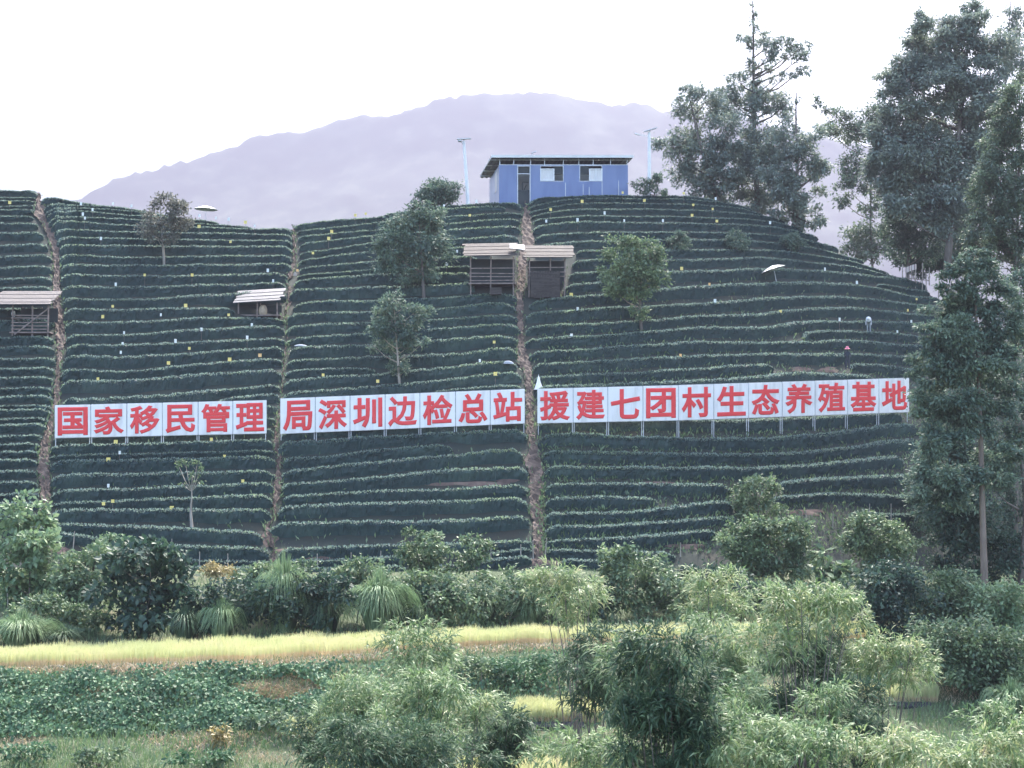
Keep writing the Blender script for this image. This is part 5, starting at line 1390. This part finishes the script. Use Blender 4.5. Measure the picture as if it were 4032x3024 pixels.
def lump(label, x, y, wpx, hpx, name, mat, cat):
    Y = float(Dh(x * K, (y + 10) * K)) - .5
    s_ = pxm(Y) / K
    b = P(x * K, y * K, Y)
    a = np.linspace(0, 2 * np.pi, 14, endpoint=False)
    V = []
    for f in (0, .4, .75, .95):
        r = math.sqrt(1 - f * f) * wpx / s_ / 2
        V.append(np.stack([b[0] + r * np.cos(a) * (1 + .15 * np.cos(3 * a)), b[1] + .5 * r * np.sin(a), np.full(14, b[2] + f * hpx / s_)], 1))
    V = np.stack(V); idx = np.arange(4 * 14).reshape(4, 14)
    F = np.stack([idx[:-1], np.roll(idx, -1, 1)[:-1], np.roll(idx, -1, 1)[1:], idx[1:]], -1).reshape(-1, 4)
    m = MB().add(V, F); m.F.append(np.array([[idx[3, 0], idx[3, 4], idx[3, 8], idx[3, 11]]])); m.M.append(np.zeros(1))
    tag(m.build(name, mat, origin=b, smooth=True), label, cat)


lump("grey white sack lying on a tea hedge beside the central path", 1097, 786, 22, 7, "sack", M_grey, "sack")
lump("white sheet lying on a tea hedge right of the shelter path", 648, 748, 28, 4, "sheet", M_grey, "sheet")
lump("pale sack dropped on the shelter path", 637, 596, 8, 9, "sack", M_palebark, "sack")


def frame_stand():
    x0, yb = 1976, 622
    Y = float(Dh(x0 * K, yb * K)) - .2
    s_ = pxm(Y) / K
    q = lambda x, y, dy=0: P(x * K, y * K, Y + dy)
    root = thing("rail_frame", q(x0, yb), "open frame of pale posts and rails at the end of the upper tea rows", "frame")
    for x, ya, yb_ in ((1949, 571, 600), (1957, 586, 604), (1968, 584, 610), (1977, 577, 612), (1992, 568, 624), (2000, 590, 622), (2007, 578, 606)):
        MB().tube([q(x, yb_, rng.uniform(0, 1.2)) - [0, 0, .5], q(x + .8, ya, .5)], .055, 6).build("post", M_palebark, root)
    m = MB().bar(q(1950, 600), q(2006, 606, .8), .07).bar(q(1968, 590), q(1980, 612), .07).bar(q(1985, 612), q(1996, 600), .09)
    m.build("rail", M_wood, root)
    stripe = bpy.data.materials.new("striped_cloth"); stripe.use_nodes = True
    t = stripe.node_tree; wv = t.nodes.new("ShaderNodeTexWave"); wv.inputs["Scale"].default_value = 1.1; wv.inputs["Distortion"].default_value = .4
    tc = t.nodes.new("ShaderNodeTexCoord"); t.links.new(tc.outputs["Object"], wv.inputs["Vector"])
    r = ramp_cols(t.nodes, [(.62, .50, .44), (.66, .60, .56), (.22, .12, .13)])
    t.links.new(wv.outputs["Fac"], r.inputs[0]); t.links.new(r.outputs[0], t.nodes["Principled BSDF"].inputs["Base Color"])
    V = []
    for j in range(4):
        for i in range(9):
            f = i / 8
            V.append(q(1953 + 25 * f, 580 - 9 * f + 12 * j / 3 - 1.2 * math.sin(f * 3), .1 * math.sin(i * 1.5)) - [0, .3, 0])
    V = np.array(V); F = grid_faces(4, 9)
    o = MB().add(V, F).add(V + [0, .02, 0], F[:, ::-1]).build("cloth", stripe, origin=V[0])
    tag(o, "pale and brown striped cloth hung on the rail frame", "cloth")


frame_stand()

# people: skinned bodies


def body(name, joints, edges, radii, mat, parent):
    me = bpy.data.meshes.new(name)
    me.from_pydata([tuple(j) for j in joints], edges, [])
    o = bpy.data.objects.new(name, me); COL.objects.link(o)
    sk = o.modifiers.new("s", 'SKIN')
    for v, r in zip(me.skin_vertices[0].data, radii): v.radius = (r, r)
    me.skin_vertices[0].data[0].use_root = True
    sb = o.modifiers.new("u", 'SUBSURF'); sb.levels = 2; sb.render_levels = 2
    ev = o.evaluated_get(bpy.context.evaluated_depsgraph_get())
    m2 = bpy.data.meshes.new_from_object(ev)
    o.modifiers.clear(); o.data = m2; m2.name = name
    m2.materials.clear(); m2.materials.append(mat)
    o.parent = parent
    return o


M_skin = surf("skin", [(.42, .26, .19), (.48, .31, .23)], 4, .6)
M_navy = surf("dark_clothes", [(.02, .028, .04), (.035, .045, .06)], 4, .9)
M_pink = surf("pink_hat", [(.62, .16, .24), (.72, .26, .32)], 4, .8)


def person(label, x, yfoot, bend, cloth, hat):
    Y = float(Dh(x * K, (yfoot + 4) * K)) - .35
    b = P(x * K, yfoot * K, Y)
    root = thing("person", b, label, "person")
    f = np.array([-.25, -.97, 0.]); s = np.array([.97, -.25, 0.])
    u = np.array([0, 0, 1.])
    pel = u * .92
    if bend:
        che = pel + f * .34 + u * .18; nec = pel + f * .48 + u * .20; hd = nec + f * .17 + u * .01
    else:
        che = pel + u * .40 + f * .04; nec = pel + u * .58 + f * .03; hd = nec + u * .17 + f * .04
    J = [pel, pel + (che - pel) * .5, che, nec, hd, hd + (hd - nec) * .8]
    E = [(0, 1), (1, 2), (2, 3), (3, 4), (4, 5)]; R = [.15, .14, .16, .06, .10, .07]
    for sg in (-1, 1):
        hp = len(J); J += [pel + s * sg * .10 - u * .06, pel + s * sg * .12 + f * .05 - u * .48, s * sg * .12 + u * .06, s * sg * .13 + f * .17 + u * .03]
        E += [(0, hp), (hp, hp + 1), (hp + 1, hp + 2), (hp + 2, hp + 3)]; R += [.10, .075, .055, .05]
        sh = len(J)
        shp = che + s * sg * .19 + (nec - che) * .35
        el = shp - u * .27 + f * (.08 if not bend else .10) + s * sg * .05
        ha = el + f * .22 - u * (.10 if not bend else .2)
        J += [shp, el, ha, ha + (ha - el) * .3]
        E += [(2, sh), (sh, sh + 1), (sh + 1, sh + 2), (sh + 2, sh + 3)]; R += [.075, .05, .038, .03]
        hb = len(J) - 1
    body("body", J, E, R, cloth, root)
    # face and hands tinted by small skin caps over the body
    m = MB()
    a = np.linspace(0, 2 * np.pi, 12, endpoint=False)
    axis = (hd - nec) / np.linalg.norm(hd - nec)
    p1 = np.cross(axis, f if not bend else u); p1 /= np.linalg.norm(p1); p2 = np.cross(axis, p1)
    V = []
    for t, r in ((-.10, .06), (-.06, .092), (0, .108), (.07, .105), (.13, .07), (.15, .02)):
        V.append(b + hd + axis * (t + .03) + r * (np.cos(a)[:, None] * p1 + np.sin(a)[:, None] * p2))
    V = np.stack(V); idx = np.arange(6 * 12).reshape(6, 12)
    F = np.stack([idx[:-1], np.roll(idx, -1, 1)[:-1], np.roll(idx, -1, 1)[1:], idx[1:]], -1).reshape(-1, 4)
    m.add(V, F).build("head", M_skin, root, smooth=True)
    if hat:
        V = []
        for t, r in ((.02, .24), (.06, .15), (.10, .13), (.20, .11), (.23, .03)):
            V.append(b + hd + axis * (t + .02) + r * (np.cos(a)[:, None] * p1 + np.sin(a)[:, None] * p2))
        V = np.stack(V); idx = np.arange(5 * 12).reshape(5, 12)
        F = np.stack([idx[:-1], np.roll(idx, -1, 1)[:-1], np.roll(idx, -1, 1)[1:], idx[1:]], -1).reshape(-1, 4)
        MB().add(V, F).build("hat", M_pink if hat == 1 else M_sheet, root, smooth=True)
    return root, b


person("person in dark clothes and a pink hat standing among the tea rows", 1831, 797, False, M_navy, 1)
person("person in pale clothes bending over a tea row above the sign's end", 1877, 718, True, M_grey, 2)

# ---------------------------------------------------------------- insect cards and stakes
CARDS = """y42,875 w350,880 w488,880 w568,890 w358,925 w367,942 w400,905 w862,932 w933,942 w988,947 y1060,960 w1100,975 y860,978 y996,1045 y625,1188 y830,1188 w500,1228 w1157,1168 w1180,1213 y802,1320 y487,1323 y444,1368 y988,1360 w1088,1403
w536,1437 w530,1485 w522,1522 w758,1473 y818,1505 w870,1423 w1068,1458 y728,1568 y992,1553 o1123,1535 y423,1637 y1433,1000 y1420,1030 y1352,1093 o1285,1168 y1535,930 y1580,923 w1780,900 w1918,888 y2030,930 w2058,870 y2135,1478 w2073,1558 y2140,1615
y1632,1647 y1396,1620 w1930,1140 w1975,1085 w695,1360 w436,1030
y2379,905 y2515,870 y2784,866 y2690,832 y2954,835 y2995,885 y3079,903 y2990,930 y3097,955 w3092,858 w2612,920 w2360,955 w2495,950 w2697,953 w2864,953 w3327,962 y2945,1160 o3065,1228 y2468,1273 y3960,1292 y3922,1340 w3627,1380 y3372,1345
w3937,1388 w3877,1432 w3702,1220 w2496,1335 w2469,1450 w3089,1300 w3564,1163 o2940,1535
y500,1909 w517,1955 y468,1986 y913,1898 y970,1971 w468,2098 y487,2165 y447,2176 y742,2195 y1049,2078"""


def cards():
    items = []
    for tk in CARDS.split():
        c = tk[0]; zx, zy = map(float, tk[1:].split(','))
        if zx > 2212: zx -= 0
        items.append((c, zx / 1.0972, zy / 1.0972 if zy < 1660 else zy / 1.0972))
    names = {"y": "yellow", "w": "white", "o": "orange"}
    paths = {"A": "the plank hut's path", "B": "the plank hut's path", "C": "the shelter path", "D": "the central path"}
    lst = []
    for c, x, y in items:
        p1 = np.interp(y, PATH1[:, 0], (PATH1[:, 1] + PATH1[:, 2]) / 2); p2 = np.interp(y, PATH2[:, 0], (PATH2[:, 1] + PATH2[:, 2]) / 2); p3 = np.interp(y, PATH3[:, 0], (PATH3[:, 1] + PATH3[:, 2]) / 2)
        sec = "A" if x < p1 else "B" if x < p2 else "C" if x < p3 else "D"
        best = None
        for i, (s_, cur, x0, x1, place) in enumerate(ROWS):
            if s_ != sec or not (x0 - 30 <= x <= x1 + 30): continue
            dd = abs(float(cur(np.clip(x, x0, x1))) - (y + 10))
            if best is None or dd < best[0]: best = (dd, i)
        lst.append([c, x, y, sec, best[1] if best else -1])
    proto = {}
    byrow = {}
    for it in lst: byrow.setdefault((it[3], it[4], it[0]), []).append(it)
    for (sec, ri, c), its in byrow.items():
        its.sort(key=lambda q: q[1] if sec != "A" else -q[1])
        place = ROWS[ri][4] if ri >= 0 else "highest above the sign line"
        for k, (c_, x, y, s_, r_) in enumerate(its):
            yg = max(y + 42, float(skyline(x)) + 16)
            Y = float(Dh(x, yg))
            top = P(x, y, Y)
            lab = f"{names[c]} card {ordinal(k + 1)} from {paths[sec]}, row {place}"
            if c not in proto:
                root = thing("insect_card", top, lab, "insect card", "insect cards among the tea rows")
                MB().box(top, (.26 if c != "w" else .20, .02, .27 if c != "w" else .30), rot=.15).build("card", {"y": M_yellow, "w": M_card, "o": M_orange}[c], root)
                MB().tube([top - [0, -.03, 1.35], top + [0, .03, .1]], .013, 4).build("stick", M_wood, root)
                proto[c] = root
            else:
                root = copy_tree(proto[c]); root.location = top; root["label"] = lab
                root.rotation_euler[2] = rng.uniform(-.5, .5)
                root.scale = (rng.uniform(.75, 1.1),) * 3


cards()

STK = [(157, 1148, 1200), (214, 1160, 1195), (283, 1172, 1190), (371, 1164, 1196), (431, 1192, 1228), (492, 1196, 1230), (686, 1196, 1226), (758, 1194, 1216), (822, 1190, 1210), (1060, 1178, 1216), (1125, 1176, 1214), (1152, 1168, 1206), (1178, 1162, 1204),
       (1470, 1172, 1200), (1682, 1098, 1130), (1742, 1102, 1132), (1799, 1104, 1142), (1878, 1088, 1122), (1925, 1088, 1140), (1972, 1184, 1206), (17, 1282, 1310)]


def stakes():
    near = ["beside the first path's foot", "left of the dark shrub's ragged top", "behind the dark mound's left shoulder", "behind the dark mound's crest", "left of the dry yellow bush", "right of the dry yellow bush", "above the dark shrub between reed tufts",
            "nearest left of the largest reed tuft", "standing in the largest reed tuft's top", "between the small light shrub and the central path", "second left of the central path's foot", "directly left of the central path's foot", "directly right of the central path's foot",
            "at the brown patch under the last block", "left one on the reddish soil", "right one on the reddish soil", "taller one past the reddish soil", "short one below the last block's end", "bent one below the last block's end", "low in the bank before the pale trunk", "in the spreading reeds at the left edge"]
    proto = None
    for (x, ya, yb), nr in zip(STK, near):
        Y = float(D(x * K, yb * K)) - .2
        b = P(x * K, yb * K, Y); h = (yb - ya) * K / pxm(Y)
        lab = f"thin pale stake {nr}"
        if proto is None:
            o = MB().tube([b - [0, 0, .4], b + [.01, 0, 1.0], b + [.03, 0, 2.0]], [.04, .035, .03], 6).build("stake", M_palebark, origin=b)
            tag(o, lab, "stake", "thin stakes along the foot of the tea"); proto = o
        else:
            o = proto.copy(); COL.objects.link(o); o["label"] = lab
        o.location = b; o.scale = (1, 1, h / 2.0); o.rotation_euler = (0, rng.uniform(-.06, .06), rng.uniform(0, 6))


stakes()

# ---------------------------------------------------------------- haze: one even box of pale air


def haze():
    m = bpy.data.materials.new("haze"); m.use_nodes = True
    t = m.node_tree; t.nodes.clear()
    o = t.nodes.new("ShaderNodeOutputMaterial"); v = t.nodes.new("ShaderNodeVolumePrincipled")
    v.inputs["Color"].default_value = (.285, .292, .37, 1)
    v.inputs["Density"].default_value = HAZE
    v.inputs["Anisotropy"].default_value = .2
    t.links.new(v.outputs[0], o.inputs["Volume"])
    ob = MB().box((0, 2750, 690), (16000, 6400, 1476)).build("haze", m)
    tag(ob, kind='stuff')


HAZE = .0004
haze()
